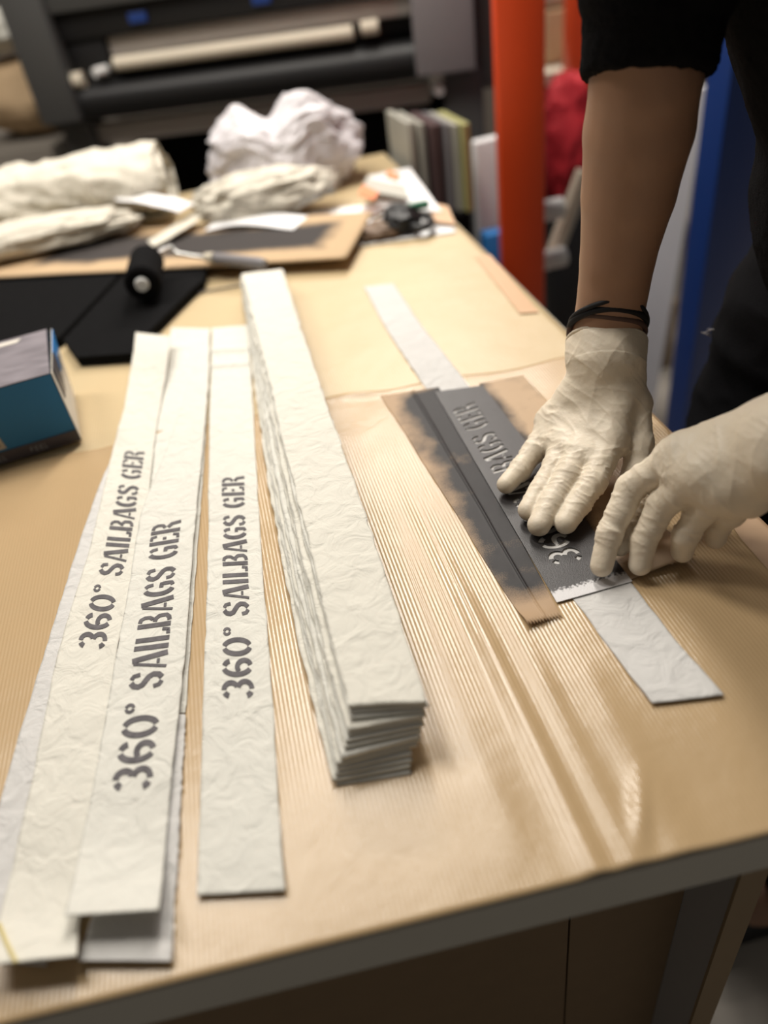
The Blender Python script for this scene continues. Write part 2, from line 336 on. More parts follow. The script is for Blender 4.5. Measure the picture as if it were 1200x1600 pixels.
def text_quads(txt, step=0.05):
    """quads in text units: x along reading direction 0..1 of total, y 0..1 of height"""
    out = []; x = 0
    for ch in txt:
        w, strokes = G[ch]
        for pts, tk in strokes:
            P = []
            for a, b in zip(pts[:-1], pts[1:]):
                d = math.hypot(b[0]-a[0], b[1]-a[1]); n = max(1, int(d/step)); P += [(a[0]+(b[0]-a[0])*k/n, a[1]+(b[1]-a[1])*k/n) for k in range(n)]
            P.append(pts[-1]); P = np.array(P); t = np.gradient(P, axis=0); t /= np.linalg.norm(t, axis=1)[:, None]
            nrm = np.stack([-t[:, 1], t[:, 0]], 1)*tk/2
            L_ = P+nrm; R_ = P-nrm
            out.append((L_ + [x, 0], R_ + [x, 0]))
        x += w
    return out, x
# ------------------------------------------------------------------ cloth strips
def crom(P, t):
    P = np.asarray(P, float); d = np.r_[0, np.cumsum(np.linalg.norm(np.diff(P, axis=0), axis=1))]; d /= d[-1]
    out = np.zeros((len(t), P.shape[1])); m = np.gradient(P, d, axis=0)
    k = np.clip(np.searchsorted(d, t, 'right')-1, 0, len(P)-2); h = d[k+1]-d[k]; s = (t-d[k])/h
    s = s[:, None]; h = h[:, None]
    return (2*s**3-3*s**2+1)*P[k] + (s**3-2*s**2+s)*h*m[k] + (-2*s**3+3*s**2)*P[k+1] + (s**3-s**2)*h*m[k+1]
def make_strip(name, rails, m, label, group=None, text=None, th=0.0005, amp=0.0010, seed=0, uw=(0.27, 0.75), jag=0.0006, curl=None):
    """rails: (xL, yL, xR, yR, height above the table) from the far end to the near end"""
    L = np.array([at(r[0], r[1], T+r[4]) for r in rails]); R = np.array([at(r[2], r[3], T+r[4]) for r in rails])
    vm = np.linspace(0, 1, 400); Lc = crom(L, vm); Rc = crom(R, vm)
    def pos(u, v):
        u = np.asarray(u, float); v = np.asarray(v, float)
        l = np.stack([np.interp(v, vm, Lc[:, k]) for k in range(3)], -1); r = np.stack([np.interp(v, vm, Rc[:, k]) for k in range(3)], -1)
        e = jag*(2*noise3(np.stack([v*60, v*0+seed, v*0+1.5], -1))-1); e2 = jag*(2*noise3(np.stack([v*60, v*0+seed, v*0+9.5], -1))-1)
        d = (r-l); w = np.linalg.norm(d, axis=1)+1e-9
        uu = (u*(1 + (e2-e)/w) + e/w)[:, None]
        p = l + d*uu
        n = fbm(np.stack([p[:, 0]*45, p[:, 1]*32, p[:, 0]*0+seed*3.7], -1), 3)
        cr = ridged(np.stack([p[:, 0]*22+seed, p[:, 1]*14, p[:, 0]*0+seed*1.3], -1), 2)
        p = p.copy(); p[:, 2] += ph(p[:, 0], p[:, 1]) + amp*(n*0.9 + cr*0.9)
        if curl is not None: p[:, 2] += curl(u, v)
        return p
    extra = None
    if text:
        a, b = text   # pixel of the first glyph's base, pixel of the last glyph's end (centre line)
        cl = pos(np.full(400, 0.5), vm); pr_ = np.array([proj(p) for p in cl])
        va = vm[np.argmin(np.abs(pr_[:, 1]-a))]; vb = vm[np.argmin(np.abs(pr_[:, 1]-b))]
        quads, tot = text_quads('360o SAILBAGS GER'); V = []; F = []
        for Lq, Rq in quads:
            k = len(Lq); base = len(V)
            for side in (Lq, (Lq+Rq)/2, Rq):
                v = va + (vb-va)*side[:, 0]/tot; u = uw[1] + (uw[0]-uw[1])*side[:, 1]
                p = pos(u, v); p[:, 2] += 0.00045; V += p.tolist()
            for i in range(k-1):
                for s in (0, 1): F.append((base+s*k+i, base+s*k+i+1, base+(s+1)*k+i+1, base+(s+1)*k+i))
        # make faces look up
        F2 = []
        for f in F:
            p = np.array([V[i] for i in f]); nz = np.cross(p[1]-p[0], p[2]-p[0])[2]; F2.append(f if nz > 0 else f[::-1])
        extra = (np.array(V), F2)
    o = sheet(name, pos, 26, 340, th, [m, 'ink'], extra=extra)
    # sheet() builds its top looking down or up depending on the rails; leave to double sided shading
    tag(o, label, 'fabric strip', group); return o
GR = 'sailcloth strips fanned out at the left'
make_strip('fabric_strip', [(215, 640, 262, 642, .0012), (165, 740, 232, 742, .0012), (125, 850, 210, 852, .0012), (75, 1010, 170, 1012, .0012), (20, 1190, 128, 1195, .0012), (-40, 1400, 90, 1410, .0012), (-66, 1500, 74, 1512, .0014)],
    'cloth_grey', 'greyish blank cloth strip peeking out at the far left edge of the fan', GR, seed=1)
make_strip('fabric_strip', [(268, 514, 329, 515, .0030), (250, 600, 325, 600, .0012), (234, 700, 321, 700, .0020), (222, 838, 311, 838, .0014), (215, 988, 300, 988, .0014), (198, 1111, 291, 1116, .0014)],
    'cloth', 'blank white strip lying between the two printed strips of the fan', GR, seed=2)
make_strip('fabric_strip', [(205, 1112, 291, 1118, .0026), (188, 1220, 285, 1222, .0026), (168, 1330, 280, 1332, .0026), (146, 1430, 273, 1432, .0026), (124, 1503, 270, 1503, .006)],
    'cloth_grey', 'greyish strip end sticking out below the middle printed strip', GR, seed=3)
def buckle(u, v): return 0.006*np.exp(-((v-0.44-0.05*(u-0.5))/0.02)**2)*np.clip(1.0-u*1.5, 0, 1)
make_strip('fabric_strip', [(212, 521, 267, 527, .0200), (210, 545, 265, 550, .0185), (203, 590, 259, 594, .0085), (196, 630, 252, 632, .0045), (178, 700, 241, 700, .0045), (160, 780, 232, 780, .0045), (140, 862, 218, 864, .0045), (92, 1025, 182, 1030, .0045), (45, 1250, 160, 1255, .0045), (5, 1420, 130, 1425, .006), (-22, 1511, 121, 1496, .018)],
    'cloth_cream', 'leftmost printed strip of the fan, reading 360° SAILBAGS GER', GR, text=(1013, 703), seed=4, uw=(0.30, 0.80))
make_strip('fabric_strip', [(318, 522, 328, 517, .0070), (296, 600, 326, 600, .0070), (273, 668, 320, 672, .0070), (248, 735, 314, 737, .0070), (222, 800, 307, 802, .0070), (207, 890, 300, 890, .0068), (182, 1030, 289, 1030, .0068), (152, 1200, 270, 1205, .0068), (124, 1340, 258, 1345, .009), (103, 1434, 250, 1424, .022)],
    'cloth', 'middle printed strip of the fan, on top, reading 360° SAILBAGS GER', GR, text=(1236, 815), seed=5, uw=(0.24, 0.76))
def folds(u, v): return 0.0035*np.exp(-((v-0.095)/0.008)**2) + 0.003*np.exp(-((v-0.15)/0.006)**2)
make_strip('fabric_strip', [(331, 514, 388, 510, .0014), (329, 600, 394, 600, .0014), (327, 750, 402, 750, .0014), (325, 900, 412, 900, .0014), (319, 1085, 426, 1085, .0014), (314, 1250, 436, 1250, .0014), (309, 1401, 446, 1394, .004)],
    'cloth', 'single printed strip lying apart beside the tall stack, reading 360° SAILBAGS GER', None, text=(1092, 744), seed=6, uw=(0.27, 0.75), curl=folds)
make_strip('fabric_strip', [(569, 449, 615, 444, .0014), (600, 508, 652, 500, .0014), (667, 610, 730, 600, .0011), (720, 690, 790, 680, .0011), (793, 790, 875, 780, .0014), (888, 925, 985, 910, .0014), (950, 1010, 1055, 1000, .0016), (1018, 1100, 1131, 1087, .0035)],
    'cloth_grey', 'blank strip running under the black stencil', None, seed=7, amp=0.00035)
# ------------------------------------------------------------------ the tall stack of blank strips
NST = 14; ords = ['topmost', 'second', 'third', 'fourth', 'fifth', 'sixth', 'seventh', 'eighth', 'ninth', 'tenth', 'eleventh', 'twelfth', 'thirteenth', 'bottom']
for i in range(NST):                                    # 0 = top
    h = 0.0435 - i*0.0031; f = i/(NST-1)
    j = (RNG.rand(4)-0.5)
    near = [(545, 1106, 668, 1099), (547, 1114, 668, 1104), (546, 1124, 666, 1112), (541, 1143, 664, 1120), (541, 1150, 662, 1126), (539, 1160, 662, 1135), (537, 1170, 660, 1143), (533, 1186, 657, 1152), (533, 1188, 655, 1158), (528, 1196, 653, 1166), (526, 1204, 643, 1180), (524, 1212, 642, 1190), (520, 1222, 643, 1199), (527, 1228, 642, 1210)][i]
    xl = 378 + 3*j[0]; fy = 424 + 26*f*0.6 + 5*j[1]
    def mid(t, a, b): return a + (b-a)*t
    rails = [(xl, fy+6, 441+3*j[2], fy-2, h)]
    for t in (0.12, 0.27, 0.45, 0.64, 0.83):
        k = RNG.rand(2)-0.5
        yy = mid(t, fy, near[1]); yr = mid(t, fy, near[3])
        lx = mid(t, 378, near[0]) - 16*f*math.sin(math.pi*t) + 5*k[0]; rx = mid(t, 441, near[2]) - 10*f*math.sin(math.pi*t)+4*k[1]
        rails.append((lx, yy, rx, yr, h))
    rails.append(near + (h - 0.001*f,))
    make_strip('fabric_strip', rails, 'cloth' if i % 3 else 'cloth_cream', ('topmost blank white strip of the tall stack' if i == 0 else 'bottom strip of the tall stack of blank cloth' if i == NST-1 else 'blank strip in the tall stack, %s from the top' % ords[i]),
               'blank strips in the tall stack', th=0.0022, amp=0.0010 if i == 0 else 0.0006, seed=20+i, jag=0.0014)
# ------------------------------------------------------------------ masking paper and stencil
def painted(base, name, x0, x1, flip=False, dens=1.0, y0=0.39):
    """kraft paper oversprayed with black paint that thins out away from the stencil (paint, not shade)"""
    m = MAT[base].copy(); m.name = name; nt = m.node_tree; b = nt.nodes['Principled BSDF']
    tc = node(nt, 'ShaderNodeTexCoord'); sx = node(nt, 'ShaderNodeSeparateXYZ'); nt.links.new(tc.outputs['Object'], sx.inputs[0])
    n = node(nt, 'ShaderNodeTexNoise', in_={'Scale': 26.0, 'Detail': 3.0}); nt.links.new(tc.outputs['Object'], n.inputs['Vector'])
    ns = node(nt, 'ShaderNodeTexNoise', in_={'Scale': 900.0, 'Detail': 2.0}); nt.links.new(tc.outputs['Object'], ns.inputs['Vector'])
    mr = node(nt, 'ShaderNodeMapRange'); mr.inputs[1].default_value = x0; mr.inputs[2].default_value = x1; nt.links.new(sx.outputs[0], mr.inputs[0])
    a1 = node(nt, 'ShaderNodeMath', operation='MULTIPLY_ADD'); a1.inputs[1].default_value = 1.5; a1.inputs[2].default_value = -0.75; nt.links.new(n.outputs['Fac'], a1.inputs[0])
    a2 = node(nt, 'ShaderNodeMath', operation='ADD'); nt.links.new(mr.outputs[0], a2.inputs[0]); nt.links.new(a1.outputs[0], a2.inputs[1])
    my = node(nt, 'ShaderNodeMapRange'); my.inputs[1].default_value = y0; my.inputs[2].default_value = y0+0.03; nt.links.new(sx.outputs[1], my.inputs[0])
    my2 = node(nt, 'ShaderNodeMapRange'); my2.inputs[1].default_value = 0.765; my2.inputs[2].default_value = 0.745; nt.links.new(sx.outputs[1], my2.inputs[0])
    a3 = node(nt, 'ShaderNodeMath', operation='MULTIPLY'); nt.links.new(a2.outputs[0], a3.inputs[0]); nt.links.new(my.outputs[0], a3.inputs[1])
    a4 = node(nt, 'ShaderNodeMath', operation='MULTIPLY'); nt.links.new(a3.outputs[0], a4.inputs[0]); nt.links.new(my2.outputs[0], a4.inputs[1])
    a5 = node(nt, 'ShaderNodeMath', operation='MULTIPLY_ADD'); a5.inputs[1].default_value = 0.5; nt.links.new(ns.outputs['Fac'], a5.inputs[0])
    a5b = node(nt, 'ShaderNodeMath', operation='ADD'); a5b.inputs[1].default_value = -0.25; nt.links.new(a4.outputs[0], a5b.inputs[0]); nt.links.new(a5b.outputs[0], a5.inputs[2])
    a6 = node(nt, 'ShaderNodeMapRange'); a6.inputs[1].default_value = 0.15; a6.inputs[2].default_value = 0.85; a6.inputs[4].default_value = dens; nt.links.new(a5.outputs[0], a6.inputs[0])
    src = b.inputs['Base Color'].links[0].from_socket
    mx = node(nt, 'ShaderNodeMix', data_type='RGBA'); mx.inputs[7].default_value = (0.014, 0.012, 0.013, 1)
    nt.links.new(a6.outputs[0], mx.inputs[0]); nt.links.new(src, mx.inputs[6]); nt.links.new(mx.outputs[2], b.inputs['Base Color'])
    MAT[name] = m; return m
painted('mask', 'mask_painted', 0.120, 0.156, y0=0.395)
painted('mask_r', 'mask_r_painted', 0.252, 0.230, y0=0.395, dens=0.95)
def zig(u, n=13): return np.abs((u*n) % 1 - 0.5)*2
def maskL(u, v):
    A, B, C_, D = at(595, 621), at(686, 608), at(876, 963), at(822, 980)
    l = A[None]*(1-v[:, None]) + D[None]*v[:, None]; r = B[None]*(1-v[:, None]) + C_[None]*v[:, None]
    p = l + (r-l)*u[:, None]; p[:, 1] += -0.005*zig(u, 11)*(v > 0.995)
    p[:, 0] += 0.0015*(noise3(np.stack([v*8, v*0, v*0], -1))-0.5)*(1-u)
    p[:, 2] = T + 0.0015 + ph(p[:, 0], p[:, 1]) + 0.0045*np.exp(-((v-1)/0.03)**2)*(1-u) + 0.0006*fbm(np.stack([p[:, 0]*20, p[:, 1]*9, v*0], -1), 2) + 0.0008*np.exp(-((u-0.55)/0.03)**2)
    return p
tag(sheet('masking_paper', maskL, 78, 120, 0.0004, 'mask_painted'), 'kraft masking paper with black overspray and a serrated end, left of the stencil', 'paper')
def maskR(u, v):
    A, B, C_, D = at(749, 602), at(818, 589), at(1084, 872, T+0.006), at(984, 909)
    l = A[None]*(1-v[:, None]) + D[None]*v[:, None]; r = B[None]*(1-v[:, None]) + C_[None]*v[:, None]
    p = l + (r-l)*u[:, None]; p[:, 1] += -0.002*zig(u, 17)*(v > 0.995)*(u > 0.6)
    p[:, 2] = T + 0.0015 + ph(p[:, 0], p[:, 1]) + 0.008*np.exp(-((v-1)/0.10)**2)*u + 0.0006*fbm(np.stack([p[:, 0]*20, p[:, 1]*9, v*0+5], -1), 2) + 0.003*np.exp(-((v-0.94)/0.02)**2)*u
    return p
tag(sheet('masking_paper', maskR, 70, 120, 0.0004, 'mask_r_painted'), 'pinkish masking paper right of the stencil, under both gloved hands', 'paper')
# stencil plate with the letters really cut through
m = mat('sprayed black plate', (0.016, 0.014, 0.015), 0.45, 0.5, 0.35, 18, 0.5, 1100, 0.0005, col2=(0.040, 0.036, 0.038)); MAT['plate'] = m
nt = m.node_tree; b = nt.nodes['Principled BSDF']
tc = node(nt, 'ShaderNodeTexCoord'); sx = node(nt, 'ShaderNodeSeparateXYZ'); nt.links.new(tc.outputs['Object'], sx.inputs[0])
ns = node(nt, 'ShaderNodeTexNoise', in_={'Scale': 500.0, 'Detail': 3.0}); nt.links.new(tc.outputs['Object'], ns.inputs['Vector'])
mr = node(nt, 'ShaderNodeMapRange'); mr.inputs[1].default_value = 0.400; mr.inputs[2].default_value = 0.414; nt.links.new(sx.outputs[1], mr.inputs[0])
ad = node(nt, 'ShaderNodeMath', operation='ADD'); nt.links.new(mr.outputs[0], ad.inputs[0]); nt.links.new(ns.outputs['Fac'], ad.inputs[1])
st = node(nt, 'ShaderNodeMapRange'); st.inputs[1].default_value = 0.72; st.inputs[2].default_value = 0.95; nt.links.new(ad.outputs[0], st.inputs[0])
mx = node(nt, 'ShaderNodeMix', data_type='RGBA'); mx.inputs[6].default_value = (0.62, 0.61, 0.62, 1)
src = b.inputs['Base Color'].links[0].from_socket
nt.links.new(st.outputs[0], mx.inputs[0]); nt.links.new(src, mx.inputs[7]); nt.links.new(mx.outputs[2], b.inputs['Base Color'])
ZP = T + 0.0034
pc = [at(*p, ZP) for p in ((679, 612), (754, 602), (988, 908), (870, 941))]
TL, TR_, BR_, BL = [np.array(p[:2]) for p in pc]
def plate_xy(s, t):   # s across (0 left..1 right), t from the near end 0 to the far end 1
    a = BL+(TL-BL)*t; c = BR_+(TR_-BR_)*t; return a+(c-a)*s
bm = bmesh.new()
def slab(bm, lo, hi, poly):
    b_ = [bm.verts.new((p[0], p[1], lo)) for p in poly]; t_ = [bm.verts.new((p[0], p[1], hi)) for p in poly]; n = len(poly)
    bm.faces.new(b_[::-1]); bm.faces.new(t_)
    for i in range(n): bm.faces.new((b_[i], b_[(i+1) % n], t_[(i+1) % n], t_[i]))
slab(bm, ZP-0.0004, ZP, [BL, BR_, TR_, TL]); bmesh.ops.recalc_face_normals(bm, faces=bm.faces)
me = bpy.data.meshes.new('spray_stencil'); bm.to_mesh(me); bm.free(); me.materials.append(MAT['plate'])
plate = bpy.data.objects.new('spray_stencil', me); COL.objects.link(plate)
TQ = [np.array(at(*p, ZP)[:2]) for p in ((914, 873), (741, 627), (704, 639), (864, 884))]   # base start, base end, top end, top start
def text_xy(y, x): a = TQ[0]+(TQ[1]-TQ[0])*x; c = TQ[3]+(TQ[2]-TQ[3])*x; return a+(c-a)*y
bm = bmesh.new(); quads, tot = text_quads('360o SAILBAGS GER', 0.08)
for Lq, Rq in quads:
    poly = [text_xy(q[1], q[0]/tot) for q in list(Lq)+list(Rq[::-1])]
    slab(bm, ZP-0.003, ZP+0.003, poly)
bmesh.ops.recalc_face_normals(bm, faces=bm.faces)
me2 = bpy.data.meshes.new('cutter'); bm.to_mesh(me2); bm.free(); cut = bpy.data.objects.new('cutter', me2); COL.objects.link(cut)
md = plate.modifiers.new('cut', 'BOOLEAN'); md.object = cut; md.operation = 'DIFFERENCE'; md.solver = 'EXACT'; md.use_self = True
dg = bpy.context.evaluated_depsgraph_get(); me3 = bpy.data.meshes.new_from_object(plate.evaluated_get(dg)); plate.modifiers.clear(); plate.data = me3
bpy.data.objects.remove(cut)
tag(plate, 'black sprayed stencil plate with cut letters, lying over a strip under the gloved hands', 'stencil')
# ------------------------------------------------------------------ implicit surfaces for hands, body and clothes
def cap(a, b, ra, rb, flat=None):
    return ('c', np.array(a, float), np.array(b, float), ra, rb, flat)
def ell(c, r, R=None): return ('e', np.array(c, float), np.array(r, float), R)
def prim_d(p, P):
    if p[0] == 'k': return np.maximum(prim_d(p[1], P), (P-p[2])@p[3])
    if p[0] == 'c':
        _, a, b, ra, rb, flat = p; ab = b-a; q = P-a
        if flat is not None:
            n, f = flat; q = q + n*((q@n)*(1/f-1))[..., None]
        t = np.clip((q@ab)/(ab@ab), 0, 1); return np.linalg.norm(q-ab*t[..., None], axis=-1)-(ra+t*(rb-ra))
    _, c, r, R = p; q = P-c
    if R is not None: q = q@R
    k0 = np.linalg.norm(q/r, axis=-1); k1 = np.linalg.norm(q/(r*r), axis=-1)+1e-9; return k0*(k0-1)/k1
def prim_bb(p, pad):
    if p[0] == 'k': return prim_bb(p[1], pad)
    if p[0] == 'c': r = max(p[3], p[4])+pad; return np.minimum(p[1], p[2])-r, np.maximum(p[1], p[2])+r
    r = p[2].max()+pad; return p[1]-r, p[1]+r
def smin(a, b, k):
    h = np.clip(0.5+0.5*(b-a)/k, 0, 1); return b+(a-b)*h-k*h*(1-h)
def sdf(groups, vox, cuts=(), pad=None):
    """groups: list of (k_to_rest, k_inside, [prims])"""
    allp = [p for g in groups for p in g[2]]; pd = pad or vox*3
    lo = np.min([prim_bb(p, 0.012+pd)[0] for p in allp], 0); hi = np.max([prim_bb(p, 0.012+pd)[1] for p in allp], 0)
    n = np.ceil((hi-lo)/vox).astype(int)+1
    ax = [lo[i]+vox*np.arange(n[i]) for i in range(3)]; D = np.full(n, 1.0)
    for kout, kin, prims in groups:
        bl = np.min([prim_bb(p, kout+kin+pd)[0] for p in prims], 0); bh = np.max([prim_bb(p, kout+kin+pd)[1] for p in prims], 0)
        i0 = np.clip(((bl-lo)/vox).astype(int), 0, n); i1 = np.clip(((bh-lo)/vox).astype(int)+2, 0, n)
        E = np.full(i1-i0, 1.0)
        for p in prims:
            pl, phh = prim_bb(p, kin+kout+pd); j0 = np.clip(((pl-lo)/vox).astype(int), i0, i1); j1 = np.clip(((phh-lo)/vox).astype(int)+2, i0, i1)
            X, Y_, Z = np.meshgrid(ax[0][j0[0]:j1[0]], ax[1][j0[1]:j1[1]], ax[2][j0[2]:j1[2]], indexing='ij')
            d = prim_d(p, np.stack([X, Y_, Z], -1)); s = tuple(slice(j0[q]-i0[q], j1[q]-i0[q]) for q in range(3)); E[s] = smin(E[s], d, kin)
        s = tuple(slice(i0[q], i1[q]) for q in range(3)); D[s] = smin(D[s], E, kout)
    if cuts:
        X, Y_, Z = np.meshgrid(*ax, indexing='ij'); P = np.stack([X, Y_, Z], -1)
        for c, nrm in cuts: D = np.maximum(D, (P-c)@nrm)
    return lo, vox, D
def nets(lo, vox, D):
    n = np.array(D.shape); ins = D < 0; cs = tuple(n-1)
    acc = np.zeros(cs+(3,)); cnt = np.zeros(cs)
    corners = [(a, b, c) for a in (0, 1) for b in (0, 1) for c in (0, 1)]
    for c0 in corners:
        for k in range(3):
            if c0[k]: continue
            c1 = list(c0); c1[k] = 1; c1 = tuple(c1)
            s0 = tuple(slice(c0[q], c0[q]+cs[q]) for q in range(3)); s1 = tuple(slice(c1[q], c1[q]+cs[q]) for q in range(3))
            m = ins[s0] != ins[s1]; d0 = D[s0][m]; d1 = D[s1][m]; t = d0/(d0-d1)
            v = np.zeros((len(t), 3)); v[:] = c0; v[:, k] += t; acc[m] += v; cnt[m] += 1
    m = cnt > 0; ids = -np.ones(cs, int); ids[m] = np.arange(m.sum())
    V = lo + vox*(np.argwhere(m) + acc[m]/cnt[m][:, None]); F = []
    for k in range(3):
        a, b = [(1, 2), (2, 0), (0, 1)][k]
        s0 = [slice(0, n[q]) for q in range(3)]; s1 = list(s0); s0[k] = slice(0, n[k]-1); s1[k] = slice(1, n[k])
        x = ins[tuple(s0)] != ins[tuple(s1)]; e = np.argwhere(x); ok = (e[:, a] > 0) & (e[:, b] > 0) & (e[:, a] < n[a]-1) & (e[:, b] < n[b]-1); e = e[ok]
        def idd(da, db):
            q = e.copy(); q[:, a] -= da; q[:, b] -= db; return ids[q[:, 0], q[:, 1], q[:, 2]]
        f = np.stack([idd(1, 1), idd(0, 1), idd(0, 0), idd(1, 0)], 1); fl = ins[tuple(s0)][tuple(e.T)]
        f[~fl] = f[~fl][:, ::-1]; F.append(f)
    return V, np.vstack(F)
def normals(V, F):
    n = np.cross(V[F[:, 2]]-V[F[:, 0]], V[F[:, 3]]-V[F[:, 1]]); N = np.zeros_like(V)
    for k in range(4): np.add.at(N, F[:, k], n)
    return N/(np.linalg.norm(N, axis=1)[:, None]+1e-12)
def smooth_v(V, F, it=2, lam=0.5):
    for _ in range(it):
        A = np.zeros_like(V); c = np.zeros(len(V))
        for k in range(4):
            for j in (1, 3): np.add.at(A, F[:, k], V[F[:, (k+j) % 4]]); np.add.at(c, F[:, k], 1)
        V = V*(1-lam) + lam*A/c[:, None]
    return V
def chain(pts, rads, flat=None): return [cap(pts[i], pts[i+1], rads[i], rads[i+1], flat) for i in range(len(pts)-1)]
def fold_amount(V, chains, lam, lat):
    """transverse folds: coordinate along the nearest bone (fine) and across it (coarse)"""
    best = np.full(len(V), 9.0); s = np.zeros(len(V)); off = 0; who = np.zeros(len(V), int)
    for ci, ch in enumerate(chains):
        run = off
        for a, b in zip(ch[:-1], ch[1:]):
            ab = b-a; L_ = np.linalg.norm(ab); t = np.clip(((V-a)@ab)/(L_*L_), 0, 1); d = np.linalg.norm(V-a-ab*t[:, None], axis=1); m = d < best
            best[m] = d[m]; s[m] = run+t[m]*L_; who[m] = ci; run += L_
        off += 1.0
    return s, who
def P3(l): return [at(x, y, T+h-0.0035) for x, y, h in l]
# right hand of the person (flat on the stencil)
RH = dict(
 pinky=(P3([(791, 757, .0175), (812, 735, .0205), (834, 706, .027), (862, 662, .038)]), [.0088, .0098, .0107, .0128]),
 ring=(P3([(826, 797, .018), (845, 766, .023), (868, 728, .031), (889, 668, .044)]), [.0096, .0106, .0115, .0138]),
 middle=(P3([(842, 820, .018), (862, 786, .024), (889, 742, .034), (917, 676, .047)]), [.0100, .0110, .0119, .0142]),
 index=(P3([(884, 817, .018), (901, 790, .023), (928, 752, .033), (952, 692, .046)]), [.0098, .0109, .0118, .0142]),
 thumb=(P3([(978, 768, .016), (992, 735, .024), (1000, 695, .036), (990, 630, .060)]), [.0100, .0110, .0120, .0150]))
RW = [at(946, 578, T+0.085), atd(947, 526, .711), atd(951, 500, .699), atd(965, 400, .662), atd(982, 300, .626), atd(998, 200, .590), atd(1009, 120, .559), atd(1022, 20, .525)]
LH = dict(
 index=(P3([(940, 884, .0185), (952, 835, .038), (985, 762, .066), (1062, 712, .098)]), [.0090, .0100, .0112, .0145]),
 middle=(P3([(1000, 882, .018), (1006, 845, .035), (1034, 790, .062), (1098, 735, .100)]), [.0090, .0100, .0112, .0145]),
 ring=(P3([(1066, 862, .024), (1070, 838, .040), (1092, 803, .060), (1135, 760, .094)]), [.0088, .0096, .0108, .0140]),
 pinky=(P3([(1118, 842, .030), (1122, 822, .042), (1140, 802, .060), (1170, 772, .088)]), [.0080, .0088, .0098, .0130]),
 thumb=(P3([(968, 850, .022), (1000, 780, .040), (1060, 735, .062), (1150, 690, .095)]), [.0100, .0110, .0125, .0150]))
LWc = [at(1222, 690, T+0.128), np.array([0.375, 0.352, 1.055]), np.array([0.53, 0.31, 1.155])]
def hand_groups(H, wl, wr, wc, grow=0.0, rs=1.0, wr_r=.021, k=.0035, wb=0.0):
    g = []
    palm = []
    for n, frac in (('pinky', 0), ('ring', .33), ('middle', .66), ('index', 1)):
        m_ = H[n][0][-1]; w = wl*(1-frac)+wr*frac; palm.append(cap(m_, w, H[n][1][-1]*rs+grow, wr_r*rs+grow))
    palm.append(cap(H['pinky'][0][-1], H['index'][0][-1], .0125*rs+grow, .0135*rs+grow))
    palm.append(cap(H['thumb'][0][-1], (wl+wr)/2, H['thumb'][1][-1]*rs+grow, wr_r*rs+grow))
    web = [H[n][0][-1]*(1-wb)+H[n][0][-2]*wb for n in ('pinky', 'ring', 'middle', 'index')] if wb else []
    for a_, b2_, n in zip(web[:-1], web[1:], ('pinky', 'ring', 'middle')): palm += [cap(a_, b2_, .0092*rs+grow, .0098*rs+grow), cap(H[n][0][-1], (a_+b2_)/2, .012*rs+grow, .0092*rs+grow)]
    g.append((.010, .012, palm))
    for n in H:
        g.append((k if n != 'thumb' else .006, .004, chain(H[n][0], [r*rs+grow for r in H[n][1]])))
    return g
rwl, rwr = at(922, 590, T+0.078), at(972, 588, T+0.078)
lwl, lwr = at(1215, 722, T+0.118), at(1212, 660, T+0.128)
person = tag(empty('person'), 'person in black sweater and jeans leaning over the table, gloved hands on the stencil', 'person')
MAT['glove_l'] = MAT['glove']
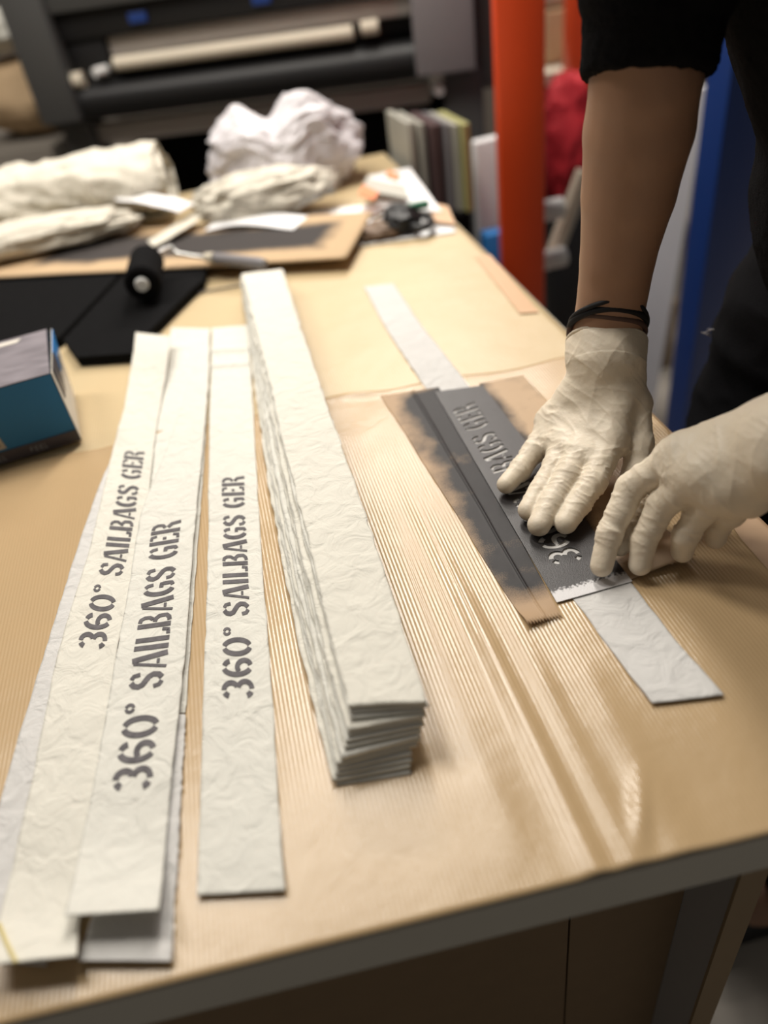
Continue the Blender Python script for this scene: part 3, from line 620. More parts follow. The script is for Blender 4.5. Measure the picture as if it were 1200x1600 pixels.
def make_glove(H, wl, wr, wrist, name, wname, amp, seed, cuffr, cuffo, cl, wb):
    g = hand_groups(H, wl, wr, wrist[0], k=.0022, wb=wb)
    w0, w1, w2 = wrist[0], wrist[1], wrist[2]; d = (w1-w0)/np.linalg.norm(w1-w0)
    c0 = (wl+wr)/2
    g.append((.012, .008, [cap(c0, w0+d*0.002, cuffr*0.92, cuffr*0.95)]))
    g.append((.004, .003, [cap(w0+d*(cl-.016), w0+d*(cl+.006), cuffo, cuffo*1.02, (d, 1.0))]))
    lo, vox, D = sdf(g, 0.00105, cuts=[(w0+d*cl, d)])
    V, F = nets(lo, vox, D); V = smooth_v(V, F, 2); N = normals(V, F)
    chains = [H[n][0] for n in H if n != 'thumb'] + [H['thumb'][0][:3]]
    s, who = fold_amount(V, chains, 1, 1)
    mm = np.mean([H[n][0][-1] for n in ('pinky', 'ring', 'middle', 'index')], 0); ax = (mm-c0); L0 = np.linalg.norm(ax); ax /= L0
    ax1 = (wr-wl)/np.linalg.norm(wr-wl); sg = (V-c0)@ax; lat = V@ax1; q = np.cross(ax, ax1)
    wf = np.clip((sg-(L0+.004))/0.018, 0, 1); z0 = np.full(len(V), seed*2.3)
    warp = 0.006*(fbm(V*45+seed, 2)-0.5)
    sharp = lambda r, e=2.5: np.clip(r, 0, 1)**e
    fa = sharp(ridged(np.stack([(s+warp*0.5)/0.0085, lat/0.016, z0+who*1.7], -1), 2), 2.0)
    fb_ = sharp(ridged(np.stack([(s-lat*0.35)/0.005, lat/0.011, z0+who*2.9+5], -1), 1)/0.6, 3)*0.4
    ba = sharp(ridged(np.stack([(sg+lat*0.22+warp*2)/0.017, lat/0.040, z0+4.0], -1), 2), 2.2)
    bb = sharp(ridged(np.stack([(sg-lat*0.45+warp)/0.011, lat/0.030, z0+9.0], -1), 2), 2.5)
    bc = sharp(ridged(np.stack([(sg*0.6+lat*0.9+warp)/0.012, lat/0.030, z0+19.0], -1), 1)/0.6, 4)
    knu = np.exp(-((sg-(L0+0.002))/0.022)**2)
    tips = np.array([H[n][0][0] for n in H]); dt = np.min(np.linalg.norm(V[:, None]-tips[None], axis=2), axis=1); tipf = np.clip((dt-0.008)/0.012, 0.12, 1)
    d_ = wf*(fa+fb_-0.35)*amp*1.1 + (1-wf)*(ba*(0.7+1.1*knu) + 0.6*bb + 0.35*bc - 0.4)*amp*1.25
    hc = (V-w0)@d; d_ = np.where(hc > 0.004, d_*0.55 + 0.0011*(fbm(V*55+seed, 2)-0.5)*2, d_)
    V = V + N*(d_*tipf)[:, None]
    V = smooth_v(V, F, 1, 0.2)
    return mesh_obj(name, V, F, wname, person)
CL = float(np.linalg.norm(RW[1]-RW[0]))-.005
gr = make_glove(RH, rwl, rwr, RW, 'glove', 'glove', 0.0016, 1, 0.0290, 0.0362, CL, 0.55); gr['label'] = 'cream latex glove on the hand pressed flat on the stencil'
gl = make_glove(LH, lwl, lwr, LWc, 'glove', 'glove_l', 0.0013, 2, 0.0290, 0.0325, .031, 0.30); gl['label'] = 'cream latex glove on the hand pinching the end of the stencil'
# rolled rim of the right cuff
def ring_pts(c, d, ref, rx, ry, n=40, wob=0.0, seed=0):
    d = d/np.linalg.norm(d); a = ref-d*(ref@d); a /= np.linalg.norm(a); b_ = np.cross(d, a)
    return [c + a*rx*math.cos(t) + b_*ry*math.sin(t) + d*wob*math.sin(2*t+seed) + d*wob*0.6*math.sin(3*t+seed*2) for t in [2*math.pi*k/n for k in range(n)]]
view = (RW[1]-CAM)/np.linalg.norm(RW[1]-CAM); dW = (RW[1]-RW[0])/np.linalg.norm(RW[1]-RW[0]); sideW = np.cross(dW, view); sideW /= np.linalg.norm(sideW)
frontW = np.cross(sideW, dW)
MB().tube(ring_pts(RW[0]+dW*CL, dW, sideW, .0352, .0345, wob=.0012), .0017, 8, closed=True).build('rolled_rim', 'glove', gr, True)
dL = (LWc[1]-LWc[0])/np.linalg.norm(LWc[1]-LWc[0])
MB().tube(ring_pts(LWc[0]+dL*0.031, dL, np.array([0, 0, 1.0]), .0322, .0322, wob=.0012), .0016, 8, closed=True).build('rolled_rim', 'glove', gl, True)
# body joints
hipR, hipL = np.array([.575, .645, .95]), np.array([.600, .46, .95]); kneeR, kneeL = np.array([.490, .650, .50]), np.array([.520, .44, .50])
ankR, ankL = np.array([.560, .66, .09]), np.array([.600, .43, .09]); shR, shL = np.array([.440, .690, 1.40]), np.array([.47, .38, 1.41])
elR = RW[-1] + (RW[-1]-RW[-2])*0.25; elL = LWc[2]; pel = np.array([.60, .555, 1.00]); che = np.array([.485, .54, 1.29]); nec = np.array([.40, .54, 1.47]); hd = np.array([.335, .54, 1.60])
FL = (frontW, 0.86)
fore = chain(RW[1:], [.0300, .0304, .0318, .0378, .0418, .0400, .034], FL)
def arms(grow=0.0):
    return [cap(elR+(shR-elR)*(0.34 if grow > 0 else 0.1), shR, .034+grow, .055+grow), cap(elL, shL, .044+grow, .055+grow)]
Ry = Matrix.Rotation(-0.36, 3, 'Y'); RyN = np.array(Ry)
def torso(grow=0.0):
    return [ell((.505, .545, 1.27), (.105+grow, .160+grow, .20+grow), RyN), ell((.56, .555, 1.10), (.10+grow, .140+grow, .13+grow)), cap(shR, shL, .060+grow, .060+grow)]
def legs(grow=0.0):
    return chain([hipR, kneeR, ankR], [.088+grow, .058+grow, .042+grow]) + chain([hipL, kneeL, ankL], [.088+grow, .058+grow, .042+grow]) + [ell((.60, .555, .98), (.105+grow, .165+grow, .12+grow))]
head = [ell(hd, (.093, .074, .112)), cap(hd+[-.055, 0, -.045], hd+[-.02, 0, -.06], .035, .045), cap(nec+[0, 0, -.05], hd+[.02, 0, -.03], .052, .050)]
face = [cap(hd+[-.088, 0, .008], hd+[-.106, 0, -.022], .007, .012), ell(hd+[-.080, 0, -.058], (.016, .024, .010)), ell(hd+[.005, .076, -.008], (.016, .010, .028)), ell(hd+[.005, -.076, -.008], (.016, .010, .028)),
        cap(hd+[-.082, -.045, .030], hd+[-.086, .045, .030], .012, .012), cap(hd+[-.088, 0, -.09], hd+[-.06, 0, -.085], .020, .024)]
Bg = [(.03, .03, torso(-.008)), (.03, .02, legs(-.008)), (.02, .02, arms(-.012)), (.008, .004, fore + [cap(RW[-1], elR, .034, .034, FL)]), (.012, .012, chain(LWc, [.024, .029, .042])), (.02, .02, head), (.006, .006, face)]
Bg += hand_groups(RH, rwl, rwr, RW[0], rs=0.78, wr_r=.022) + [(.01, .01, [cap((rwl+rwr)/2, RW[1], .024, .029)])]
Bg += hand_groups(LH, lwl, lwr, LWc[0], rs=0.72, wr_r=.018) + [(.01, .01, [cap((lwl+lwr)/2, LWc[0], .020, .024)])]
for an, k in ((ankR, 1), (ankL, -1)): Bg.append((.015, .015, [cap(an+[0.0, 0, -.02], an+[-.15, 0.0, -.055], .035, .028)]))
V, F = nets(*sdf(Bg, 0.0048)); V = smooth_v(V, F, 3); mesh_obj('body', V, F, 'skin', person)
# sweater with pushed-up sleeves
dS = (RW[-2]-RW[-3])/np.linalg.norm(RW[-2]-RW[-3]); cS = RW[-2]; ip = atd(1014, 60, .557)-atd(1009, 112, .557); nS = 0.6*ip/np.linalg.norm(ip)+0.4*dS; nS /= np.linalg.norm(nS)
Sg = [(.03, .03, torso(.012)), (.025, .02, arms(.013)), (.01, .012, [('k', cap(cS-dS*0.05, elR+dS*.02, .0474, .0490, FL), cS-dS*0.001, -nS)]), (.02, .02, [cap(elL, elL+(LWc[1]-elL)*0.5, .052, .046)]), (.02, .02, [cap(nec+[0, 0, -.05], nec+[0, 0, 0.0], .066, .058)])]
V, F = nets(*sdf(Sg, 0.0040, cuts=[(np.array([.60, .555, 1.03]), np.array([.45, 0, -.89]))])); V = smooth_v(V, F, 2); N = normals(V, F)
s = (V-cS)@nS; nearA = np.exp(-(np.linalg.norm(np.cross(V-cS, dS), axis=1)/0.07)**4)*(s > -0.03)*(s < 0.16)
rollf = np.abs(np.sin((s+0.004*np.sin(V[:, 0]*60))*math.pi/0.030))*np.clip((s-0.026)/0.01, 0, 1)
cuff = -0.001*(s < 0.028) + 0.0008*np.sin(np.arctan2((V-cS)@frontW, (V-cS)@sideW)*70)*(s < 0.03)
wr = fbm(V*14, 3)-0.5
V = V + N*(nearA*(0.006*rollf+cuff) + (1-nearA)*0.014*wr + 0.0012*(noise3(V*300)-0.5))[:, None]
mesh_obj('sweater', V, F, 'knit', person)
V, F = nets(*sdf([(.03, .03, legs(.008))], 0.006, cuts=[(np.array([.60, .555, 1.055]), np.array([-.2, 0, .98])), (np.array([.6, .55, .075]), np.array([0, 0, -1.0]))])); V = smooth_v(V, F, 2); N = normals(V, F)
V = V + N*(0.010*(ridged(V*[12, 12, 20], 2)-0.4))[:, None]
jeans = mesh_obj('jeans', V, F, 'denim', person)
fr = np.array([.4555, .66, .905])
for an in (ankR, ankL):
    Vv, Ff = nets(*sdf([(.02, .02, [cap(an+[0.03, 0, -.045], an+[-.16, 0, -.052], .040, .034), cap(an+[0.01, 0, -.04], an+[.01, 0, 0.0], .044, .044)])], 0.006, cuts=[(np.array([0, 0, 0.002]), np.array([0, 0, -1.0]))])); mesh_obj('shoe', smooth_v(Vv, Ff, 1), Ff, 'blackplastic', person)
Vv, Ff = nets(*sdf([(.02, .02, [ell(hd+[.014, 0, .016], (.094, .083, .112)), ell(hd+[.085, 0, .02], (.045, .045, .045)), ell(hd+[.03, 0, -.03], (.075, .082, .07))])], 0.005, cuts=[(hd+[-.045, 0, .06], np.array([-.86, 0, -.5]))]))
Vv = smooth_v(Vv, Ff, 2); Vv = Vv + normals(Vv, Ff)*(0.005*(ridged(Vv*[60, 60, 15], 2)-0.4))[:, None]; mesh_obj('hair', Vv, Ff, 'hair', person)
# elastic hair ties round the right wrist
for k, (off, m_, rr) in enumerate(((0.0035, 'elastic_brown', .0028), (0.0100, 'elastic', .0030), (0.0160, 'elastic', .0022))):
    d2 = dW; c = RW[1]+(RW[2]-RW[1])/np.linalg.norm(RW[2]-RW[1])*off; o = MB().tube(ring_pts(c, d2, sideW, .0336, .0390, wob=.0016*(1 if k else 2), seed=k*1.9), rr, 10, closed=True).build('hair_tie', m_, None, True)
    tag(o, ['brown elastic hair tie round the bare wrist, lowest against the glove cuff', 'black elastic hair tie round the wrist, between two others', 'black elastic hair tie round the wrist, nearest the forearm'][k], 'hair tie', 'hair ties on the wrist')
#BACKGROUND
# ------------------------------------------------------------------ large format printer behind the table
PA = np.array([.521, 2.0, 0]); PB = np.array([-.342, 2.28, 0]); PE = (PB-PA)/np.linalg.norm(PB-PA); PN = np.array([PE[1], -PE[0], 0])
if PN[1] > 0: PN = -PN
PR = Matrix(((PE[0], -PN[0], 0, 0), (PE[1], -PN[1], 0, 0), (0, 0, 1, 0), (0, 0, 0, 1)))
def pp(s, z, d=0.0):       # along the printer, height, depth behind its front plane
    p = PA + PE*s - PN*d; return (p[0], p[1], z)
def pbox(s0, s1, z0, z1, d0, d1, bev=0.006): return MB().box(pp((s0+s1)/2, (z0+z1)/2, (d0+d1)/2), (abs(s1-s0), abs(d1-d0), z1-z0), PR, bev)
pr = tag(empty('large_format_printer', pp(0.4, 0)), 'large dark grey roll printer on a stand behind the table', 'printer')
pr.location = (0, 0, 0)
pbox(.852, .955, 1.00, 1.42, -.02, .35).build('side_tower', 'darkgrey', pr, True)
pbox(-.135, .004, 1.003, 1.42, -.03, .36).build('side_tower', 'midgrey', pr, True)
pbox(-.19, -.135, .95, 1.42, .03, .36).build('end_cover', 'darkgrey', pr, True)
pbox(.004, .852, 1.225, 1.42, .0, .35).build('front_cover', 'darkgrey', pr, True)
pbox(.004, .852, 1.165, 1.225, .02, .35).build('carriage_housing', 'blackplastic', pr, True)
pbox(.004, .75, 1.118, 1.165, .04, .10, .012).build('platen_bar', 'steel', pr, True)
pbox(.75, .852, 1.06, 1.165, .03, .3).build('bearing_block', 'blackplastic', pr, True)
pbox(.004, .852, 1.05, 1.118, .12, .34).build('paper_well', 'blackplastic', pr, True)
MB().tube([pp(.145, 1.105, .02), pp(.735, 1.108, .02)], .016, 20).build('paper_roll', 'beige', pr, True)
MB().tube([pp(.085, 1.110, .02), pp(.125, 1.110, .02)], .016, 20).build('roll_hub', 'beige', pr, True)
MB().tube([pp(.765, 1.098, .03), pp(.785, 1.098, .0)], .011, 16).build('knob', 'white', pr, True)
MB().tube([pp(.825, 1.085, .02), pp(.86, 1.085, .02)], .018, 16).build('knob', 'beige', pr, True)
rl = MB().tube([pp(-.02, 1.030, .045), pp(.93, 1.033, .045)], .043, 32).build('feed_roller', 'blackplastic', pr, True)
MB().tube([pp(.95, 1.033, .045), pp(.90, 1.033, .045)], .050, 32).build('roller_cap', 'darkgrey', pr, True)
pbox(-.02, .89, .925, .972, .07, .12).build('stand_rail', 'steel', pr, True)
pbox(-.15, -.055, .03, 1.003, .02, .14).build('leg', 'darkgrey', pr, True)
pbox(.86, .94, .03, 1.003, .04, .14).build('leg', 'darkgrey', pr, True)
pbox(-.17, -.035, 0, .05, -.04, .40).build('foot', 'darkgrey', pr, True)
pbox(.84, .96, 0, .05, -.04, .40).build('foot', 'darkgrey', pr, True)
MB().tube([pp(-.045, .965, .0), pp(-.045, .965, .05)], .012, 16).build('lever_knob', 'white', pr, True)
pbox(.44, .56, 1.255, 1.30, -.004, .0, .001).build('sticker', 'white', pr)
for s_ in (.645, .345): pbox(s_-.022, s_+.022, 1.185, 1.205, .012, .02, .001).build('blue_clip', 'blue', pr)
pbox(-.05, .86, .06, .90, .30, .33).build('void_sheet', 'black', pr)  # black sheet added in place of the dark void under the printer
# left of the printer
w = pbox(.99, 1.60, 0, .94, .05, .55).build('storage_cabinet', 'wall', None, True); tag(w, 'low grey brown cabinet at the far left behind the table', 'cabinet')
def blob(name, c, r, m, seed=0, amp=0.2, sub=5, fr=1.6, flat=None, fn=None, parent=None):
    bm = bmesh.new(); bmesh.ops.create_icosphere(bm, subdivisions=sub, radius=1.0); me = bpy.data.meshes.new(name)
    co = np.array([v.co[:] for v in bm.verts]); 
    n = ridged(co*fr+seed*5.1, 3)-0.45 + 0.5*(fbm(co*fr*2.5+seed, 3)-0.5)
    P = co*(1+amp*n)[:, None]*np.array(r)
    if fn is not None: P = fn(P, co)
    if flat is not None: P[:, 2] = np.maximum(P[:, 2], flat)
    P = P + np.array(c)
    for v, p in zip(bm.verts, P): v.co = p
    bm.to_mesh(me); bm.free(); me.materials.append(MAT[m])
    for q in me.polygons: q.use_smooth = True
    o = bpy.data.objects.new(name, me); COL.objects.link(o); o.parent = parent; return o
c = pp(1.10, 1.0, .25)
tag(blob('cloth_bundle', (c[0], c[1], 1.035), (.13, .12, .10), 'cardboard', 3, .25, 4, flat=-.095), 'tan cloth bundle on the far left cabinet', 'cloth')
tag(blob('cloth_bundle', (c[0]-.01, c[1]-.01, 1.195), (.11, .10, .05), 'cloth', 5, .3, 4, flat=-.045), 'white folded cloth on top of the tan bundle at the far left', 'cloth')
# ------------------------------------------------------------------ clutter on the far half of the table
def pushed(P, co): return P
bagc = at(440, 335)
def bagshape(P, co):
    P = P.copy(); d = P[:, 0]/0.15
    P[:, 2] += 0.030*np.exp(-((d-0.42)/0.30)**2)*(co[:, 2] > 0) + 0.022*np.exp(-((d+0.55)/0.25)**2)*(co[:, 2] > 0) - 0.012*np.exp(-((d+0.12)/0.13)**2)*(co[:, 2] > 0)
    return P
tag(blob('plastic_bag', (0.140, 1.665, T+.068), (.155, .095, .080), 'bag', 2, .26, 6, 2.0, flat=-.065, fn=bagshape), 'crumpled translucent white plastic bag at the far end of the table', 'bag')
# rolled canvas bundle at the left
def roll(name, c, ax, length, r0, r1, turns, m, flat=0.75, seed=0):
    ax = np.array(ax)/np.linalg.norm(ax); side = np.cross(ax, [0, 0, 1.0])
    def pos(u, v):
        a = u*turns*2*math.pi - 2.2; r = r0+(r1-r0)*u; q = (v-0.5)*length
        q = q*(1+0.04*np.sin(a*1.3+seed)); rr = r*(1+0.55*(ridged(np.stack([q*7, np.cos(a)*1.0+seed, np.sin(a)*1.0+q*6], -1), 3)-0.5))
        P = np.array(c)[None] + ax[None]*q[:, None] + side[None]*(rr*np.cos(a))[:, None]; P[:, 2] += rr*np.sin(a)*flat
        P[:, 2] = np.maximum(P[:, 2], c[2]-r1*flat*0.9)
        return P
    return sheet(name, pos, 130, 90, 0.0016, m)
def tl(px, py, h=0): p = at(px, py, T+h); return p
o = roll('canvas_roll', (-0.325, 1.655, T+.078), (1, -.10, 0), .46, .045, .088, 2.2, 'canvas', .70, 1)
tag(o, 'cream canvas rolled up loosely at the far left of the table', 'canvas')
o = blob('canvas_cloth', (-0.36, 1.515, T+.050), (.19, .055, .026), 'canvas', 9, .35, 5, 2.0, flat=-.022); tag(o, 'crumpled cream canvas lying in front of the loose canvas roll', 'canvas')
mk = MB()
for k, q in enumerate((-.02, .0, .02)): mk.box((-.275+q*.25, 1.625+q, T+.105-k*.012), (.02, .006, .006), rotz(.4))
mk.build('printed_mark', 'ink', bpy.data.objects['canvas_roll'])
o = blob('canvas_cloth', (0.075, 1.487, T+.048), (.125, .060, .040), 'canvas', 13, .40, 5, 2.2, flat=-.027); tag(o, 'heap of cream canvas in front of the plastic bag', 'canvas')
def ribbon(name, pts, w, m, label, cat, th=0.0012, seed=0, side=None):
    P = np.array(pts, float); vm = np.linspace(0, 1, 120)
    C_ = crom(P, vm)
    def pos(u, v):
        p = np.stack([np.interp(v, vm, C_[:, k]) for k in range(3)], -1); t = np.stack([np.interp(v, vm, np.gradient(C_[:, k])) for k in range(3)], -1)
        s = np.cross(t, [0, 0, 1.0]); s /= np.linalg.norm(s, axis=1)[:, None]+1e-9
        q = p + s*((u-0.5)*w)[:, None]; q[:, 2] += 0.004*(fbm(np.stack([q[:, 0]*25, q[:, 1]*25, u*0+seed], -1), 2)); return q
    o = sheet(name, pos, 12, 60, th, m); tag(o, label, cat); return o
a, b_, c_, d_ = at(330, 322, T+.04), at(290, 350, T+.035), at(255, 372, T+.030), at(235, 382, T+.026)
ribbon('canvas_strap', [a, b_, c_, d_], .035, 'canvas', 'cream canvas strip trailing from the heap onto the sprayed cardboard', 'canvas', seed=3)
a = at(196, 306, T+.075)
ribbon('paper_sheet', [at(192, 308, T+.07), at(235, 312, T+.068), at(292, 326, T+.055)], .045, 'paper', 'narrow white paper curling out of the canvas roll', 'paper', seed=4)
ribbon('paper_sheet', [at(150, 352, T+.030), at(178, 354, T+.032), at(208, 356, T+.030)], .05, 'paper', 'small white paper lying in front of the canvas roll', 'paper', seed=5)
ribbon('paper_sheet', [at(330, 352, T+.024), at(390, 343, T+.030), at(470, 350, T+.022)], .06, 'paper', 'white paper curling in front of the canvas heap', 'paper', seed=6)
def patch(name, px, h0, th, m, label, cat, group=None):
    P = [at(x, y, T+h0) for x, y in px]; poly = [(p[0], p[1]) for p in P]
    ar = sum(poly[i][0]*poly[(i+1) % len(poly)][1]-poly[(i+1) % len(poly)][0]*poly[i][1] for i in range(len(poly)))
    if ar < 0: poly = poly[::-1]
    o = MB().prism(poly, T+h0-th, T+h0).build(name, m); tag(o, label, cat, group); return o
patch('paper_sheet', [(548, 386), (712, 362), (700, 335), (540, 345)], .0035, .0012, 'paper', 'white paper sheet under the black scissors and scraps', 'paper')
patch('printed_sheet', [(470, 352), (560, 345), (600, 330), (590, 318), (480, 330)], .006, .001, 'paper', 'loose white paper between the canvas heap and the scissors', 'paper')
patch('printed_sheet', [(500, 348), (556, 343), (556, 337), (500, 341)], .009, .001, 'boxblue2', 'blue edged paper beside the canvas heap', 'paper')
patch('printed_sheet', [(590, 322), (690, 330), (640, 262), (575, 275)], .012, .002, 'paper', 'white printed paper leaning by the folders', 'paper')
patch('printed_sheet', [(566, 296), (640, 310), (632, 290), (572, 278)], .030, .002, 'folderwhite', 'pale paper lying on the printed paper by the folders', 'paper')
patch('flyer', [(560, 304), (584, 312), (592, 300), (568, 288)], .036, .002, 'orangebit', 'small orange print beside the plastic bag', 'paper')
patch('flyer', [(602, 276), (622, 282), (626, 272), (606, 266)], .036, .002, 'orangebit', 'faint orange print on the papers before the folders', 'paper')
patch('flyer', [(545, 356), (575, 352), (575, 342), (548, 345)], .014, .002, 'green', 'small teal card next to the scissors', 'card')
patch('kraft_scrap', [(672, 345), (712, 350), (700, 322), (680, 318)], .010, .002, 'tape', 'brown paper scrap at the far right corner of the table', 'paper')
# scissors, a leather scrap and a green tool
sc = tag(empty('scissors'), 'black handled scissors lying on white paper at the far right', 'scissors')
def lp(px, py, h): return tuple(at(px, py, T+h))
def loop3(cx, cy, rx, ry, h): return [lp(cx+rx*math.cos(t), cy+ry*math.sin(t), h) for t in [2*math.pi*k/24 for k in range(24)]]
MB().tube(loop3(655, 346, 19, 10, .018), .006, 10, closed=True).build('handle', 'blackplastic', sc, True)
MB().tube(loop3(622, 334, 17, 11, .024), .0065, 10, closed=True).build('handle', 'blackplastic', sc, True)
MB().tube([lp(638, 340, .018), lp(600, 352, .016), lp(575, 362, .012)], [.006, .005, .002], 10).build('blade', 'midgrey', sc, True)
MB().tube([lp(605, 336, .022), lp(590, 350, .018), lp(572, 352, .012)], [.006, .005, .002], 10).build('blade', 'midgrey', sc, True)
tag(blob('leather_scrap', at(600, 358, T+.012), (.045, .030, .012), 'brass', 21, .5, 4, 2.5, flat=-.008), 'dark brown leather scrap under the scissors', 'scrap')
tag(blob('cutting_clamp', at(628, 345, T+.020), (.030, .030, .022), 'blackplastic', 22, .5, 4, 2.5, flat=-.016), 'small black clamp between the scissor handles', 'clamp')
o = MB().tube([lp(628, 328, .028), lp(650, 322, .030), lp(668, 319, .028)], .007, 12).build('marker_pen', 'green', None, True); tag(o, 'green marker pen behind the scissors', 'pen')
o = MB().box((.434, 1.70, .40), (.145, .20, .80), None, .006).build('low_stand', 'black'); tag(o, 'low black stand beside the far end of the table, under the folders', 'stand')
# upright folders
fx = [('folderwhite', (.33, 1.66), .014, .262, 'off white folder, leftmost of the upright folders'), ('folderwhite', (.352, 1.655), .010, .255, 'pale folder next to the dark one, standing upright'), ('maroon', (.378, 1.64), .022, .250, 'dark maroon folder standing among the pale ones'),
      ('midgrey', (.398, 1.625), .008, .250, 'grey folder standing right of the dark maroon one'), ('folderwhite', (.412, 1.615), .010, .248, 'white folder standing between grey and yellow ones'), ('yellowgreen', (.428, 1.60), .016, .250, 'yellow green folder, rightmost of the upright folders')]
for m_, (x_, y_), w_, h_, lab in fx:
    x_ += .070; o = MB().box((x_, y_+.07, .801+h_*.345), (w_, .15, h_*.69), rotz(.06), .002).build('folder', m_); tag(o, lab, 'folder', 'folders standing at the table end')
# sprayed cardboard, black foam boards, paint roller
def fb(px, h0, th, label, m='black', bev=True):
    P = [at(x, y, T+h0) for x, y in px]; poly = [(p[0], p[1]) for p in P]
    ar = sum(poly[i][0]*poly[(i+1) % len(poly)][1]-poly[(i+1) % len(poly)][0]*poly[i][1] for i in range(len(poly)))
    if ar < 0: poly = poly[::-1]
    o = MB().prism(poly, T+h0-th, T+h0).build('foam_board', m); tag(o, label, 'foam board', 'black foam boards'); return o
fb([(198, 424), (322, 408), (318, 437), (300, 452), (212, 538), (205, 552), (120, 558), (99, 530)], .016, .0125, 'thick black foam board with a cut corner, behind the glove box')
fb([(-60, 455), (20, 424), (196, 418), (92, 528), (-60, 540)], .016, .0125, 'black foam board at the far left beside the glove box')
m = MAT['cardboard'].copy(); MAT['card_sprayed'] = m; nt = m.node_tree; b = nt.nodes['Principled BSDF']
tc = node(nt, 'ShaderNodeTexCoord'); mp = node(nt, 'ShaderNodeMapping'); nt.links.new(tc.outputs['Object'], mp.inputs[0])
n = node(nt, 'ShaderNodeTexNoise', in_={'Scale': 14.0, 'Detail': 3.0}); nt.links.new(tc.outputs['Object'], n.inputs['Vector'])
sx = node(nt, 'ShaderNodeSeparateXYZ'); nt.links.new(tc.outputs['Object'], sx.inputs[0])
def mth(op, a, b_=None, v=None):
    q = node(nt, 'ShaderNodeMath', operation=op)
    if hasattr(a, 'links'): nt.links.new(a, q.inputs[0])
    else: q.inputs[0].default_value = a
    if b_ is not None:
        if hasattr(b_, 'links'): nt.links.new(b_, q.inputs[1])
        else: q.inputs[1].default_value = b_
    if v is not None: q.inputs[2].default_value = v
    return q.outputs[0]
# card coordinates: long axis through its front edge
c0, c1 = at(-40, 436, T+.021), at(541, 404, T+.021); cdx = (c1-c0)[:2]; cl_ = np.linalg.norm(cdx); cdx /= cl_; cny = np.array([-cdx[1], cdx[0]])
lx = mth('ADD', mth('MULTIPLY', mth('SUBTRACT', sx.outputs[0], float(c0[0])), float(cdx[0])), mth('MULTIPLY', mth('SUBTRACT', sx.outputs[1], float(c0[1])), float(cdx[1])))
ly = mth('ADD', mth('MULTIPLY', mth('SUBTRACT', sx.outputs[0], float(c0[0])), float(cny[0])), mth('MULTIPLY', mth('SUBTRACT', sx.outputs[1], float(c0[1])), float(cny[1])))
ex = mth('ABSOLUTE', mth('SUBTRACT', lx, cl_*0.53)); ey = mth('ABSOLUTE', mth('SUBTRACT', ly, 0.104))
fx_ = mth('MULTIPLY', mth('SUBTRACT', cl_*0.415, ex), 30.0); fy_ = mth('MULTIPLY', mth('SUBTRACT', 0.068, ey), 42.0)
fm_ = mth('ADD', mth('MINIMUM', fx_, fy_), mth('MULTIPLY', mth('SUBTRACT', n.outputs['Fac'], 0.5), 1.6))
cl2 = node(nt, 'ShaderNodeClamp'); nt.links.new(fm_, cl2.inputs[0])
mx = node(nt, 'ShaderNodeMix', data_type='RGBA'); mx.inputs[7].default_value = (0.030, 0.030, 0.034, 1); src = b.inputs['Base Color'].links[0].from_socket
nt.links.new(mth('MULTIPLY', cl2.outputs[0], 0.96), mx.inputs[0]); nt.links.new(src, mx.inputs[6]); nt.links.new(mx.outputs[2], b.inputs['Base Color'])
def cardpos(u, v):
    p = c0[None, :2] + cdx[None]*(u*cl_)[:, None] + cny[None]*(v*0.205)[:, None]
    z = T + .0205 + 0.004*fbm(np.stack([p[:, 0]*6, p[:, 1]*6, u*0], -1), 2); return np.column_stack([p, z])
tag(sheet('cardboard_sheet', cardpos, 60, 24, .003, 'card_sprayed'), 'cardboard sheet sprayed black in the middle, lying on the foam boards', 'cardboard')
rr_ = tag(empty('paint_roller'), 'black foam paint roller with a bent wire handle on the sprayed cardboard', 'paint roller')
ra, rb = at(222, 444, T+.050), at(232, 398, T+.050); rb = ra + (rb-ra)/np.linalg.norm(rb-ra)*0.10
MB().tube([ra, ra+(rb-ra)*.04, ra+(rb-ra)*.96, rb], [.022, .026, .026, .022], 32).build('foam_sleeve', 'black', rr_, True)
MB().tube([ra-(rb-ra)*.06, ra+(rb-ra)*.02], [.009, .011], 20).build('end_cap', 'white', rr_, True)
MB().tube([rb, rb+(rb-ra)*.12, at(268, 385, T+.050), at(275, 396, T+.044), at(300, 400, T+.036), at(335, 404, T+.034)], .0035, 12).build('wire_frame', 'wire', rr_, True)
MB().tube([at(330, 403, T+.034), at(338, 404, T+.034), at(405, 411, T+.033), at(415, 412, T+.033)], [.006, .009, .009, .006], 16).build('handle', 'midgrey', rr_, True)
MB().tube([at(322, 402, T+.034), at(336, 404, T+.034)], [.007, .010], 16).build('ferrule', 'beige', rr_, True)
o = MB().tube([at(300, 459, T+.004), at(340, 452, T+.004), at(376, 446, T+.004)], .0016, 8).build('cord', 'ink', None, True); tag(o, 'thin dark cord on the paper between foam board and tall stack', 'cord')
